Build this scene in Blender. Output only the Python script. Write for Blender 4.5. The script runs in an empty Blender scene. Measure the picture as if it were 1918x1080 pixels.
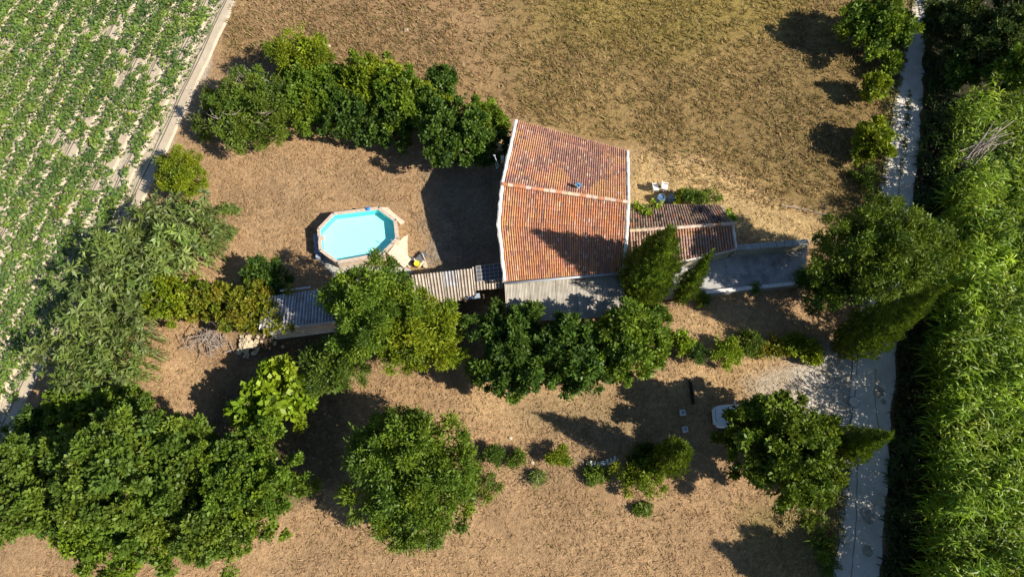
import bpy, math, random
import numpy as np
from mathutils import Matrix, Vector

# ------------------------------------------------------------------ camera, sky, sun, exposure
S = bpy.context.scene
COL = S.collection
H = 50.0                      # metres above the yard
F = 1300.0                    # focal length in photo pixels (1918 wide)
TILT = math.radians(20.3)     # the drone looks 20 degrees away from straight down
CT, ST = math.cos(TILT), math.sin(TILT)
cam_d = bpy.data.cameras.new('camera')
cam_d.sensor_width = 36.0
cam_d.lens = F / 1918.0 * 36.0
cam_d.clip_start = 0.5
cam_d.clip_end = 3000
cam = bpy.data.objects.new('camera', cam_d)
COL.objects.link(cam)
cam.location = (0, 0, H)
cam.rotation_euler = (TILT, 0, 0)
S.camera = cam

SUNV = Vector((1.07, -0.43, 1.0)).normalized()      # towards the sun
W = bpy.data.worlds.new('World')
S.world = W
W.use_nodes = True
wn = W.node_tree
sky = wn.nodes.new('ShaderNodeTexSky')
sky.sky_type = 'NISHITA'
sky.sun_disc = False
sky.sun_elevation = math.asin(SUNV.z)
sky.sun_rotation = math.atan2(SUNV.x, SUNV.y)
sky.air_density = 1.0
sky.dust_density = 0.3
sky.ozone_density = 4.0
wn.links.new(sky.outputs[0], wn.nodes['Background'].inputs[0])
wn.nodes['Background'].inputs[1].default_value = 0.070

sun_d = bpy.data.lights.new('sun', 'SUN')
sun_d.energy = 4.8
sun_d.angle = math.radians(0.5)
sun_d.color = (1.0, 0.92, 0.80)
sun = bpy.data.objects.new('sun', sun_d)
COL.objects.link(sun)
sun.rotation_euler = (-SUNV).to_track_quat('-Z', 'Y').to_euler()
sun.location = (40, -20, 60)

S.view_settings.view_transform = 'Standard'
S.view_settings.look = 'None'
S.view_settings.exposure = 0.64
S.view_settings.gamma = 1.0
S.view_settings.use_curve_mapping = False

# ------------------------------------------------------------------ helpers
def P(x, y, z=0.0):
    """photo pixel -> world point at height z"""
    u, v = x - 959.0, 540.0 - y
    k = (H - z) / (F * CT - v * ST)
    return Vector((u * k, (v * CT + F * ST) * k, z))

def px_scale(y, z):
    return (F * CT - (540.0 - y) * ST) / (H - z)

def to_px(X, Y):
    d = Y * ST + H * CT
    up = Y * CT - H * ST
    return 959 + F * X / d, 540 - F * up / d

def hash2(ix, iy, seed):
    n = np.sin(ix * 127.1 + iy * 311.7 + seed * 74.7) * 43758.5453
    return n - np.floor(n)

def vnoise(x, y, seed=0):
    ix, iy = np.floor(x), np.floor(y)
    fx, fy = x - ix, y - iy
    fx = fx * fx * (3 - 2 * fx); fy = fy * fy * (3 - 2 * fy)
    a = hash2(ix, iy, seed); b = hash2(ix + 1, iy, seed)
    c = hash2(ix, iy + 1, seed); d = hash2(ix + 1, iy + 1, seed)
    return (a * (1 - fx) + b * fx) * (1 - fy) + (c * (1 - fx) + d * fx) * fy

def fbm(x, y, seed=0, o=3):
    r = 0; a = 0.5; t = 0
    for i in range(o):
        r = r + a * vnoise(x, y, seed + i * 7.3); t += a
        x = x * 2.03; y = y * 2.03; a *= 0.5
    return r / t

def np_mesh(name, verts, quads, cols=None, mat=None, smooth=False):
    """verts (N,3), quads (M,k) -> mesh, cols (N,3) as point colour"""
    me = bpy.data.meshes.new(name)
    verts = np.ascontiguousarray(verts, dtype=np.float32)
    quads = np.ascontiguousarray(quads, dtype=np.int32)
    n, k = quads.shape
    me.vertices.add(len(verts)); me.vertices.foreach_set('co', verts.ravel())
    me.loops.add(n * k); me.loops.foreach_set('vertex_index', quads.ravel())
    me.polygons.add(n)
    me.polygons.foreach_set('loop_start', np.arange(0, n * k, k, dtype=np.int32))
    me.polygons.foreach_set('loop_total', np.full(n, k, dtype=np.int32))
    if smooth:
        me.polygons.foreach_set('use_smooth', np.ones(n, dtype=bool))
    me.update(calc_edges=True)
    if cols is not None:
        at = me.attributes.new('Col', 'FLOAT_COLOR', 'POINT')
        c4 = np.ones((len(verts), 4), dtype=np.float32); c4[:, :3] = cols
        at.data.foreach_set('color', c4.ravel())
    if mat: me.materials.append(mat)
    return me

def link(name, me, parent=None):
    o = bpy.data.objects.new(name, me)
    COL.objects.link(o)
    if parent is not None: o.parent = parent
    return o

def tag(o, label=None, cat=None, group=None, kind=None):
    if label: o['label'] = label
    if cat: o['category'] = cat
    if group: o['group'] = group
    if kind: o['kind'] = kind
    return o

def thing(name, label, cat, loc=(0, 0, 0), group=None, rz=0.0):
    o = bpy.data.objects.new(name, None)
    COL.objects.link(o)
    o.empty_display_size = 0.3
    o.location = loc
    o.rotation_euler = (0, 0, rz)
    return tag(o, label, cat, group)

class MB:
    """collects shapes into one mesh"""
    def __init__(s): s.v = []; s.f = []; s.c = []; s.col = (1, 1, 1)
    def add(s, vs, fs):
        b = len(s.v)
        s.v += [tuple(p) for p in vs]; s.c += [s.col] * len(vs)
        s.f += [tuple(i + b for i in f) for f in fs]
    def box(s, c, d, rz=0.0, rx=0.0, ry=0.0, taper=1.0):
        m = Matrix.Rotation(rz, 3, 'Z') @ Matrix.Rotation(ry, 3, 'Y') @ Matrix.Rotation(rx, 3, 'X')
        vs = []
        for z in (-1, 1):
            t = taper if z > 0 else 1.0
            for x, y in ((-1, -1), (1, -1), (1, 1), (-1, 1)):
                vs.append(Vector(c) + m @ Vector((x * d[0] / 2 * t, y * d[1] / 2 * t, z * d[2] / 2)))
        s.add(vs, [(3, 2, 1, 0), (4, 5, 6, 7), (0, 1, 5, 4), (1, 2, 6, 5), (2, 3, 7, 6), (3, 0, 4, 7)])
    def tube(s, pts, rad, n=7):
        pts = [Vector(p) for p in pts]
        if not isinstance(rad, (list, tuple)): rad = [rad] * len(pts)
        rings = []
        for i, p in enumerate(pts):
            d = (pts[min(i + 1, len(pts) - 1)] - pts[max(i - 1, 0)]).normalized()
            a = d.orthogonal().normalized(); b = d.cross(a)
            rings.append([p + (a * math.cos(2 * math.pi * k / n) + b * math.sin(2 * math.pi * k / n)) * rad[i] for k in range(n)])
        vs = [q for r in rings for q in r]; fs = []
        for i in range(len(pts) - 1):
            for k in range(n):
                fs.append((i * n + k, i * n + (k + 1) % n, (i + 1) * n + (k + 1) % n, (i + 1) * n + k))
        fs.append(tuple(range(n))[::-1]); fs.append(tuple((len(pts) - 1) * n + k for k in range(n)))
        s.add(vs, fs)
    def prism(s, poly, z0, z1):
        """poly: list of (x,y); vertical prism, z0/z1 numbers or lists"""
        n = len(poly)
        z0 = z0 if isinstance(z0, (list, tuple)) else [z0] * n
        z1 = z1 if isinstance(z1, (list, tuple)) else [z1] * n
        area = sum(poly[i][0] * poly[(i + 1) % n][1] - poly[(i + 1) % n][0] * poly[i][1] for i in range(n))
        if area < 0:
            poly = poly[::-1]; z0 = z0[::-1]; z1 = z1[::-1]
        vs = [(p[0], p[1], z) for p, z in zip(poly, z0)] + [(p[0], p[1], z) for p, z in zip(poly, z1)]
        fs = [tuple(range(n))[::-1], tuple(range(n, 2 * n))]
        for i in range(n):
            j = (i + 1) % n
            fs.append((i, j, n + j, n + i))
        s.add(vs, fs)
    def lathe(s, c, prof, n=16):
        vs = []; fs = []
        for r, z in prof:
            for k in range(n):
                a = 2 * math.pi * k / n
                vs.append((c[0] + r * math.cos(a), c[1] + r * math.sin(a), c[2] + z))
        for i in range(len(prof) - 1):
            for k in range(n):
                fs.append((i * n + k, i * n + (k + 1) % n, (i + 1) * n + (k + 1) % n, (i + 1) * n + k))
        fs.append(tuple(range(n))[::-1]); fs.append(tuple((len(prof) - 1) * n + k for k in range(n)))
        s.add(vs, fs)
    def mesh(s, name, mat, smooth=False):
        me = bpy.data.meshes.new(name)
        me.from_pydata(s.v, [], s.f)
        if smooth:
            for p in me.polygons: p.use_smooth = True
        at = me.attributes.new('Col', 'FLOAT_COLOR', 'POINT')
        at.data.foreach_set('color', np.array([(c[0], c[1], c[2], 1) for c in s.c], dtype=np.float32).ravel())
        me.materials.append(mat)
        return me
    def build(s, name, mat, parent=None, smooth=False, bevel=0.0):
        o = link(name, s.mesh(name, mat, smooth), parent)
        if bevel:
            m = o.modifiers.new('bevel', 'BEVEL'); m.width = bevel; m.segments = 2; m.limit_method = 'ANGLE'
        if parent is not None and parent.type == 'EMPTY':
            # shapes are modelled in world coordinates, so undo the parent's place
            o.matrix_parent_inverse = parent_mat(parent).inverted()
        return o

def parent_mat(o):
    m = Matrix.Translation(o.location) @ o.rotation_euler.to_matrix().to_4x4()
    return m if o.parent is None else parent_mat(o.parent) @ o.matrix_parent_inverse @ m

# ------------------------------------------------------------------ materials
def nodes(name):
    m = bpy.data.materials.new(name); m.use_nodes = True
    nt = m.node_tree
    return m, nt, nt.nodes['Principled BSDF']

def mat(name, col, rough=0.7, var=0.25, scale=3.0, bump=0.15, bscale=20.0, attr=False, spec=0.3, metal=0.0, dirt=None, dscale=1.2):
    """procedural surface: colour (or the Col attribute) broken up by two noises, optional stains, fine relief"""
    m, nt, bs = nodes(name)
    N, L = nt.nodes.new, nt.links.new
    tc = N('ShaderNodeTexCoord')
    n1 = N('ShaderNodeTexNoise'); n1.inputs['Scale'].default_value = scale; n1.inputs['Detail'].default_value = 6
    n1.inputs['Roughness'].default_value = 0.65
    L(tc.outputs['Object'], n1.inputs['Vector'])
    mr = N('ShaderNodeMapRange'); mr.inputs[1].default_value = 0.3; mr.inputs[2].default_value = 0.7
    mr.inputs[3].default_value = 1 - var; mr.inputs[4].default_value = 1 + var
    L(n1.outputs['Fac'], mr.inputs[0])
    mul = N('ShaderNodeMix'); mul.data_type = 'RGBA'; mul.blend_type = 'MULTIPLY'; mul.inputs[0].default_value = 1.0
    if attr:
        at = N('ShaderNodeAttribute'); at.attribute_name = 'Col'
        L(at.outputs['Color'], mul.inputs[6])
    else:
        mul.inputs[6].default_value = (*col, 1)
    cmb = N('ShaderNodeCombineColor')
    for i in range(3): L(mr.outputs[0], cmb.inputs[i])
    L(cmb.outputs[0], mul.inputs[7])
    out = mul.outputs[2]
    if dirt:
        n2 = N('ShaderNodeTexNoise'); n2.inputs['Scale'].default_value = dscale; n2.inputs['Detail'].default_value = 8
        n2.inputs['Roughness'].default_value = 0.7
        L(tc.outputs['Object'], n2.inputs['Vector'])
        r2 = N('ShaderNodeMapRange'); r2.inputs[1].default_value = 0.5; r2.inputs[2].default_value = 0.68; r2.inputs[4].default_value = 0.8
        L(n2.outputs['Fac'], r2.inputs[0])
        mx = N('ShaderNodeMix'); mx.data_type = 'RGBA'
        L(r2.outputs[0], mx.inputs[0]); L(out, mx.inputs[6]); mx.inputs[7].default_value = (*dirt, 1)
        out = mx.outputs[2]
    L(out, bs.inputs['Base Color'])
    bs.inputs['Roughness'].default_value = rough
    bs.inputs['Metallic'].default_value = metal
    bs.inputs['Specular IOR Level'].default_value = spec
    if bump:
        n3 = N('ShaderNodeTexNoise'); n3.inputs['Scale'].default_value = bscale; n3.inputs['Detail'].default_value = 5
        L(tc.outputs['Object'], n3.inputs['Vector'])
        bp = N('ShaderNodeBump'); bp.inputs['Strength'].default_value = bump; bp.inputs['Distance'].default_value = 0.05
        L(n3.outputs['Fac'], bp.inputs['Height']); L(bp.outputs[0], bs.inputs['Normal'])
    return m

def leaf_mat(name, transl=0.3, rough=0.5, spec=0.35):
    m, nt, bs = nodes(name)
    N, L = nt.nodes.new, nt.links.new
    at = N('ShaderNodeAttribute'); at.attribute_name = 'Col'
    L(at.outputs['Color'], bs.inputs['Base Color'])
    bs.inputs['Roughness'].default_value = rough
    bs.inputs['Specular IOR Level'].default_value = spec
    tr = N('ShaderNodeBsdfTranslucent')
    hs = N('ShaderNodeHueSaturation'); hs.inputs['Value'].default_value = 1.25; hs.inputs['Hue'].default_value = 0.49
    L(at.outputs['Color'], hs.inputs['Color']); L(hs.outputs[0], tr.inputs['Color'])
    mx = N('ShaderNodeMixShader'); mx.inputs[0].default_value = transl
    L(bs.outputs[0], mx.inputs[1]); L(tr.outputs[0], mx.inputs[2])
    L(mx.outputs[0], nt.nodes['Material Output'].inputs['Surface'])
    return m

def ground_mat():
    m, nt, bs = nodes('soil')
    N, L = nt.nodes.new, nt.links.new
    tc = N('ShaderNodeTexCoord')
    at = N('ShaderNodeAttribute'); at.attribute_name = 'Col'
    def noise(sc, det, lo, hi, a, b):
        n = N('ShaderNodeTexNoise'); n.inputs['Scale'].default_value = sc; n.inputs['Detail'].default_value = det
        n.inputs['Roughness'].default_value = 0.7; n.inputs['Distortion'].default_value = 0.6
        L(tc.outputs['Object'], n.inputs['Vector'])
        r = N('ShaderNodeMapRange'); r.inputs[1].default_value = lo; r.inputs[2].default_value = hi
        r.inputs[3].default_value = a; r.inputs[4].default_value = b
        L(n.outputs['Fac'], r.inputs[0]); return n, r
    nA, rA = noise(0.35, 5, 0.3, 0.7, 0.84, 1.16)
    nB, rB = noise(3.2, 8, 0.3, 0.7, 0.62, 1.4)
    nC, rC = noise(9.0, 5, 0.3, 0.7, 0.7, 1.32)
    mu = N('ShaderNodeMath'); mu.operation = 'MULTIPLY'; L(rA.outputs[0], mu.inputs[0]); L(rB.outputs[0], mu.inputs[1])
    mu2 = N('ShaderNodeMath'); mu2.operation = 'MULTIPLY'; L(mu.outputs[0], mu2.inputs[0]); L(rC.outputs[0], mu2.inputs[1])
    v = N('ShaderNodeVectorMath'); v.operation = 'SCALE'
    L(at.outputs['Color'], v.inputs[0]); L(mu2.outputs[0], v.inputs['Scale'])
    L(v.outputs[0], bs.inputs['Base Color'])
    bs.inputs['Roughness'].default_value = 0.95
    bs.inputs['Specular IOR Level'].default_value = 0.1
    ad = N('ShaderNodeMath'); ad.operation = 'ADD'; L(nB.outputs['Fac'], ad.inputs[0]); L(nC.outputs['Fac'], ad.inputs[1])
    bp = N('ShaderNodeBump'); bp.inputs['Strength'].default_value = 0.9; bp.inputs['Distance'].default_value = 0.12
    L(ad.outputs[0], bp.inputs['Height']); L(bp.outputs[0], bs.inputs['Normal'])
    return m

M = {}
M['soil'] = ground_mat()
M['leaf'] = leaf_mat('foliage', 0.22, 0.5, 0.3)
M['reed'] = leaf_mat('cane_blades', 0.28, 0.45, 0.35)
M['straw'] = leaf_mat('dry_blades', 0.2, 0.8, 0.1)
M['bark'] = mat('bark', (0.13, 0.09, 0.06), 0.9, 0.4, 5, 0.6, 30)
M['wood_grey'] = mat('weathered_branch', (0.34, 0.28, 0.24), 0.9, 0.35, 6, 0.4, 30)
M['concrete_road'] = mat('pale_concrete', (0.64, 0.585, 0.50), 0.9, 0.14, 0.8, 0.35, 9, dirt=(0.45, 0.39, 0.30), dscale=0.5)
M['dust'] = mat('driveway_dust', (0.46, 0.36, 0.24), 0.95, 0.2, 1.0, 0.35, 9, dirt=(0.36, 0.30, 0.22), dscale=0.4)
M['crack'] = mat('joint_dirt', (0.26, 0.22, 0.16), 0.95, 0.3, 4, 0.2)
M['tile'] = mat('terracotta', (1, 1, 1), 0.85, 0.22, 7, 0.25, 40, attr=True, spec=0.2)
M['limewash'] = mat('white_mortar', (0.76, 0.72, 0.66), 0.9, 0.14, 3, 0.5, 14, dirt=(0.45, 0.40, 0.34), dscale=1.6)
M['ridge'] = mat('ridge_clay', (1, 1, 1), 0.9, 0.25, 5, 0.3, 20, attr=True)
M['render_wall'] = mat('ochre_render', (0.46, 0.42, 0.30), 0.92, 0.18, 1.6, 0.4, 12, dirt=(0.28, 0.27, 0.19), dscale=0.9)
M['grey_wall'] = mat('grey_block_wall', (0.36, 0.36, 0.33), 0.92, 0.2, 1.6, 0.4, 12, dirt=(0.2, 0.2, 0.17), dscale=0.9)
M['fibre'] = mat('fibre_cement', (0.46, 0.42, 0.35), 0.9, 0.14, 2.2, 0.25, 25, attr=True, dirt=(0.28, 0.25, 0.19), dscale=0.9)
M['fibre_pale'] = mat('fibre_cement_cream', (0.52, 0.44, 0.35), 0.9, 0.2, 3.0, 0.25, 25, attr=True, dirt=(0.25, 0.19, 0.14), dscale=1.6)
M['fibre_grey'] = mat('fibre_cement_grey', (0.43, 0.43, 0.43), 0.85, 0.28, 3.0, 0.25, 25, attr=True, dirt=(0.26, 0.16, 0.12), dscale=1.3)
M['zinc'] = mat('zinc_gutter', (0.55, 0.57, 0.60), 0.5, 0.15, 4, 0.1, 20, spec=0.5)
M['yard_slab'] = mat('yard_concrete', (0.40, 0.39, 0.37), 0.85, 0.25, 0.9, 0.3, 10, dirt=(0.15, 0.14, 0.13), dscale=0.8)
M['blue_metal'] = mat('blue_metal', (0.10, 0.26, 0.45), 0.5, 0.2, 6, 0.1, spec=0.5)
M['steel'] = mat('antenna_steel', (0.45, 0.50, 0.55), 0.45, 0.1, 6, 0, spec=0.6)
M['pine'] = mat('treated_pine', (0.56, 0.45, 0.35), 0.75, 0.22, 5, 0.2, 30)
M['deck'] = mat('pale_deck', (0.66, 0.52, 0.38), 0.8, 0.15, 5, 0.2, 30)
M['liner'] = mat('pool_liner', (0.84, 0.97, 0.94), 0.5, 0.03, 1.5, 0, spec=0.3)
M['liner_side'] = mat('pool_liner_side', (0.20, 0.80, 0.80), 0.5, 0.03, 1.5, 0, spec=0.3)  # same liner as the floor; its shaded look is put into the colour
M['canvas'] = mat('cream_canvas', (0.68, 0.58, 0.44), 0.9, 0.12, 3, 0.5, 5)
M['tarp'] = mat('blue_grey_tarp', (0.30, 0.36, 0.44), 0.7, 0.2, 4, 0.5, 6)
M['slab'] = mat('grey_slab', (0.44, 0.43, 0.38), 0.9, 0.15, 2, 0.2)
M['dark_panel'] = mat('charcoal_panel', (0.10, 0.10, 0.11), 0.6, 0.2, 5, 0.1)
M['pale_bar'] = mat('pale_bar', (0.48, 0.46, 0.46), 0.8, 0.15, 5, 0.1)
M['yellow'] = mat('yellow_plastic', (0.70, 0.58, 0.05), 0.5, 0.1, 5, 0)
M['white_plastic'] = mat('white_plastic', (0.80, 0.80, 0.79), 0.45, 0.06, 5, 0.05, spec=0.4)
M['blue_plastic'] = mat('blue_plastic', (0.13, 0.22, 0.36), 0.45, 0.15, 5, 0.05, spec=0.5)
M['bright_blue'] = mat('bright_blue_plastic', (0.02, 0.24, 0.72), 0.4, 0.05, 5, 0, spec=0.5)
M['white_paint'] = mat('car_paint', (0.84, 0.85, 0.86), 0.35, 0.03, 2, 0, spec=0.6)
M['glass'] = mat('car_glass', (0.02, 0.025, 0.03), 0.08, 0.1, 3, 0, spec=0.8)
M['rubber'] = mat('black_rubber', (0.02, 0.02, 0.02), 0.8, 0.2, 6, 0.1)
M['lamp_glass'] = mat('headlight_glass', (0.30, 0.32, 0.34), 0.15, 0.1, 8, 0, spec=0.7)
M['alloy'] = mat('wheel_alloy', (0.45, 0.45, 0.46), 0.35, 0.1, 8, 0, metal=0.6)
M['black_beam'] = mat('tarred_beam', (0.025, 0.022, 0.02), 0.85, 0.3, 5, 0.3)
M['stone'] = mat('cream_stone', (0.58, 0.48, 0.33), 0.9, 0.25, 3, 0.6, 10)
M['block'] = mat('white_block', (0.66, 0.65, 0.62), 0.9, 0.2, 4, 0.5, 12)
M['box_top'] = mat('pale_stone_box', (0.62, 0.66, 0.66), 0.8, 0.12, 6, 0.2)
M['film'] = mat('sandy_mulch', (0.50, 0.42, 0.31), 0.9, 0.12, 1.2, 0.6, 7, dirt=(0.46, 0.37, 0.26), dscale=0.8)
M['film_edge'] = mat('drip_line', (0.12, 0.11, 0.08), 0.8, 0.2, 4, 0.1)

def water_mat():
    m, nt, bs = nodes('pool_water')
    N, L = nt.nodes.new, nt.links.new
    tr = N('ShaderNodeBsdfTransparent'); tr.inputs[0].default_value = (0.68, 1.0, 0.985, 1)
    gl = N('ShaderNodeBsdfGlossy'); gl.inputs['Roughness'].default_value = 0.05
    fr = N('ShaderNodeFresnel'); fr.inputs[0].default_value = 1.33
    nz = N('ShaderNodeTexNoise'); nz.inputs['Scale'].default_value = 4
    bp = N('ShaderNodeBump'); bp.inputs['Strength'].default_value = 0.08
    L(nz.outputs['Fac'], bp.inputs['Height']); L(bp.outputs[0], gl.inputs['Normal']); L(bp.outputs[0], fr.inputs['Normal'])
    mx = N('ShaderNodeMixShader'); L(fr.outputs[0], mx.inputs[0]); L(tr.outputs[0], mx.inputs[1]); L(gl.outputs[0], mx.inputs[2])
    L(mx.outputs[0], nt.nodes['Material Output'].inputs['Surface'])
    return m
M['water'] = water_mat()

# ------------------------------------------------------------------ the ground
def poly_mask(x, y, poly, soft):
    """1 inside, 0 outside, smooth over soft (photo pixels)"""
    inside = np.zeros(x.shape, bool); dist = np.full(x.shape, 1e9)
    n = len(poly)
    for i in range(n):
        x0, y0 = poly[i]; x1, y1 = poly[(i + 1) % n]
        cond = ((y0 > y) != (y1 > y)) & (x < (x1 - x0) * (y - y0) / (y1 - y0 + 1e-9) + x0)
        inside ^= cond
        dx, dy = x1 - x0, y1 - y0
        t = np.clip(((x - x0) * dx + (y - y0) * dy) / (dx * dx + dy * dy + 1e-9), 0, 1)
        dist = np.minimum(dist, np.hypot(x - x0 - t * dx, y - y0 - t * dy))
    sd = np.where(inside, dist, -dist)
    t = np.clip(0.5 + sd / (2 * soft), 0, 1)
    return t * t * (3 - 2 * t)

FIELD = [(438, -10), (400, 75), (352, 205), (305, 305), (262, 372), (190, 465), (120, 590), (60, 700), (0, 830), (-900, 2300), (-3000, 2300), (-3000, -10)]
ROAD_L = [(1714, -60), (1706, 40), (1690, 110), (1672, 200), (1656, 300), (1643, 395), (1625, 520), (1604, 640), (1592, 800), (1580, 900), (1572, 980), (1563, 1100)]
ROAD_R = [(1738, -60), (1733, 40), (1730, 110), (1725, 200), (1717, 300), (1710, 395), (1694, 520), (1679, 640), (1668, 800), (1662, 900), (1657, 980), (1649, 1100)]
ZONES = [   # polygon in photo pixels, softness, albedo
    ([(440, -60), (1750, -60), (1720, 300), (1640, 420), (1560, 400), (1440, 370), (1300, 300), (1180, 280), (960, 220), (700, 110), (420, 110)], 18, (0.265, 0.180, 0.074)),
    ([(440, -60), (900, -60), (960, 220), (820, 140), (700, 110), (420, 110)], 60, (0.310, 0.200, 0.100)),
    ([(1000, -60), (1500, -60), (1480, 60), (1250, 110), (1050, 50)], 60, (0.255, 0.190, 0.058)),
    ([(1430, 80), (1660, 60), (1640, 400), (1500, 380), (1380, 240)], 60, (0.225, 0.155, 0.064)),
    ([(1180, 285), (1300, 305), (1430, 370), (1560, 410), (1600, 470), (1540, 470), (1400, 440), (1180, 385)], 16, (0.47, 0.33, 0.155)),
    ([(860, 690), (1250, 685), (1260, 560), (1340, 560), (1560, 620), (1570, 740), (1300, 760), (1000, 800), (880, 790)], 30, (0.45, 0.30, 0.155)),
    ([(1400, 715), (1500, 690), (1590, 635), (1610, 640), (1600, 815), (1450, 830), (1400, 770)], 20, (0.47, 0.39, 0.285)),
    ([(1490, 705), (1540, 665), (1590, 635), (1625, 640), (1610, 815), (1545, 815), (1500, 790)], 26, (0.60, 0.54, 0.45)),
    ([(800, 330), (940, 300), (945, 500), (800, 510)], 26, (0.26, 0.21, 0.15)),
    ([(960, 760), (1330, 720), (1330, 860), (1150, 850), (1000, 800)], 30, (0.33, 0.23, 0.12)),
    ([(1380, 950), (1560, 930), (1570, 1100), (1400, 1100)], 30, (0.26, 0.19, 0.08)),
    (FIELD, 7, (0.50, 0.42, 0.31)),
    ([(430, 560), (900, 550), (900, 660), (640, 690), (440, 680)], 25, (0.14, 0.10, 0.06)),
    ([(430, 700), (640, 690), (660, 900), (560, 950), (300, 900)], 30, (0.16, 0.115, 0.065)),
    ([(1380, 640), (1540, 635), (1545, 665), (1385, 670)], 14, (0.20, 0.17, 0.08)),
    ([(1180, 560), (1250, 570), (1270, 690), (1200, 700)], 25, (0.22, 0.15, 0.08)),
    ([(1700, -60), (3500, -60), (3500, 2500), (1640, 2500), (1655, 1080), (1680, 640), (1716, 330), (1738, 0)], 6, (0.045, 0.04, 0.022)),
]
BASE_COL = (0.378, 0.244, 0.130)
def zone_color(X, Y):
    x, y = to_px(X, Y)
    x = x + (fbm(X * 0.5, Y * 0.5, 3) - 0.5) * 40
    y = y + (fbm(X * 0.5, Y * 0.5, 11) - 0.5) * 40
    c = np.empty(X.shape + (3,)); c[...] = BASE_COL
    for poly, soft, col in ZONES:
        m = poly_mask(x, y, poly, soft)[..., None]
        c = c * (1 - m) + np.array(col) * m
    v = 0.86 + 0.28 * fbm(X * 0.23, Y * 0.23, 5)
    v = v * (0.90 + 0.20 * fbm((X + 0.35 * Y) * 1.5, (Y - 0.35 * X) * 0.12, 15, 2))      # mowing streaks
    pale = np.clip((fbm(X * 0.33, Y * 0.33, 25) - 0.52) * 4, 0, 1)[..., None] * 0.35
    grey = np.clip((fbm(X * 0.4, Y * 0.4, 35) - 0.55) * 4, 0, 1)[..., None] * 0.3
    c = c * (1 - pale) + c * np.array([1.35, 1.38, 1.4]) * pale
    c = c * (1 - grey) + c * np.array([0.78, 0.82, 0.92]) * grey
    return c * v[..., None]

def build_ground():
    xs = np.concatenate([[-900, -400, -200, -120, -80, -62], np.arange(-54, 60.1, 0.45), [68, 85, 120, 200, 400, 900]])
    ys = np.concatenate([[-700, -300, -120, -60, -30, -15], np.arange(-8, 60.1, 0.45), [68, 85, 120, 200, 400, 1000]])
    X, Y = np.meshgrid(xs, ys)
    Z = np.zeros_like(X)
    near = (np.abs(X) < 70) & (Y < 70)
    Z -= (fbm(X * 1.3, Y * 1.3, 21) * 0.06) * near      # shallow unevenness, never above the roads
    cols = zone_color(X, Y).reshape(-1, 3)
    nx, ny = len(xs), len(ys)
    i = np.arange(nx * ny).reshape(ny, nx)
    q = np.stack([i[:-1, :-1], i[:-1, 1:], i[1:, 1:], i[1:, :-1]], -1).reshape(-1, 4)
    o = link('ground', np_mesh('ground', np.stack([X, Y, Z], -1).reshape(-1, 3), q, cols, M['soil'], True))
    tag(o, kind='structure')
build_ground()

def strip_mesh(name, L, R, z, m, wob=0.0, sub=4, seed=0):
    """flat strip between two pixel polylines, edges worn"""
    rng = random.Random(seed)
    vs = []; fs = []
    for k in range(len(L) - 1):
        for j in range(sub):
            t = j / sub
            l = P(*(L[k][0] + (L[k + 1][0] - L[k][0]) * t, L[k][1] + (L[k + 1][1] - L[k][1]) * t), z)
            r = P(*(R[k][0] + (R[k + 1][0] - R[k][0]) * t, R[k][1] + (R[k + 1][1] - R[k][1]) * t), z)
            l.x += rng.uniform(-wob, wob); r.x += rng.uniform(-wob, wob)
            vs += [l, (l + r) / 2, r]
    vs += [P(*L[-1], z), (P(*L[-1], z) + P(*R[-1], z)) / 2, P(*R[-1], z)]
    n = len(vs) // 3
    for i in range(n - 1):
        a = i * 3
        fs += [(a, a + 3, a + 4, a + 1), (a + 1, a + 4, a + 5, a + 2)]
    me = bpy.data.meshes.new(name); me.from_pydata([tuple(v) for v in vs], [], fs); me.materials.append(m)
    me.flip_normals()
    me.update()
    for p in me.polygons:
        if p.normal.z < 0: me.flip_normals(); break
    return me

tag(link('road', strip_mesh('road', ROAD_L, ROAD_R, 0.05, M['concrete_road'], 0.16, 7, 2)), kind='structure')
def fan(name, poly, z, m):
    mb = MB(); pts = [P(x, y, z) for x, y in poly]
    mb.add(pts, [tuple(range(len(pts)))])
    me = mb.mesh(name, m); me.update()
    if me.polygons[0].normal.z < 0: me.flip_normals()
    return me

def thin_line(name, pts, w, z, m, seed=0, sub=5, jit=0.05):
    rng = random.Random(seed)
    ps = []
    for a, b in zip(pts[:-1], pts[1:]):
        for j in range(sub):
            t = j / sub
            ps.append(P(a[0] + (b[0] - a[0]) * t, a[1] + (b[1] - a[1]) * t, z) + Vector((rng.uniform(-jit, jit), rng.uniform(-jit, jit), 0)))
    ps.append(P(*pts[-1], z))
    vs = []; fs = []
    for i, p in enumerate(ps):
        d = (ps[min(i + 1, len(ps) - 1)] - ps[max(0, i - 1)]); d.z = 0; d.normalize()
        nrm = Vector((-d.y, d.x, 0)); ww = w * rng.uniform(0.6, 1.3) / 2
        vs += [p + nrm * ww, p - nrm * ww]
    for i in range(len(ps) - 1): fs.append((i * 2 + 1, i * 2 + 3, i * 2 + 2, i * 2))
    me = bpy.data.meshes.new(name); me.from_pydata([tuple(v) for v in vs], [], fs); me.materials.append(m)
    return me
for i, pts in enumerate([[(1606, 866), (1604, 930), (1603, 985), (1594, 1080)], [(1608, 640), (1603, 720), (1594, 790), (1604, 866)],
                         [(1688, 300), (1683, 360), (1676, 400)], [(1641, 690), (1640, 770), (1646, 800)],]):
    tag(link('road_joint', thin_line('road_joint', pts, 0.07, 0.056, M['crack'], i)), kind='structure')
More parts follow.
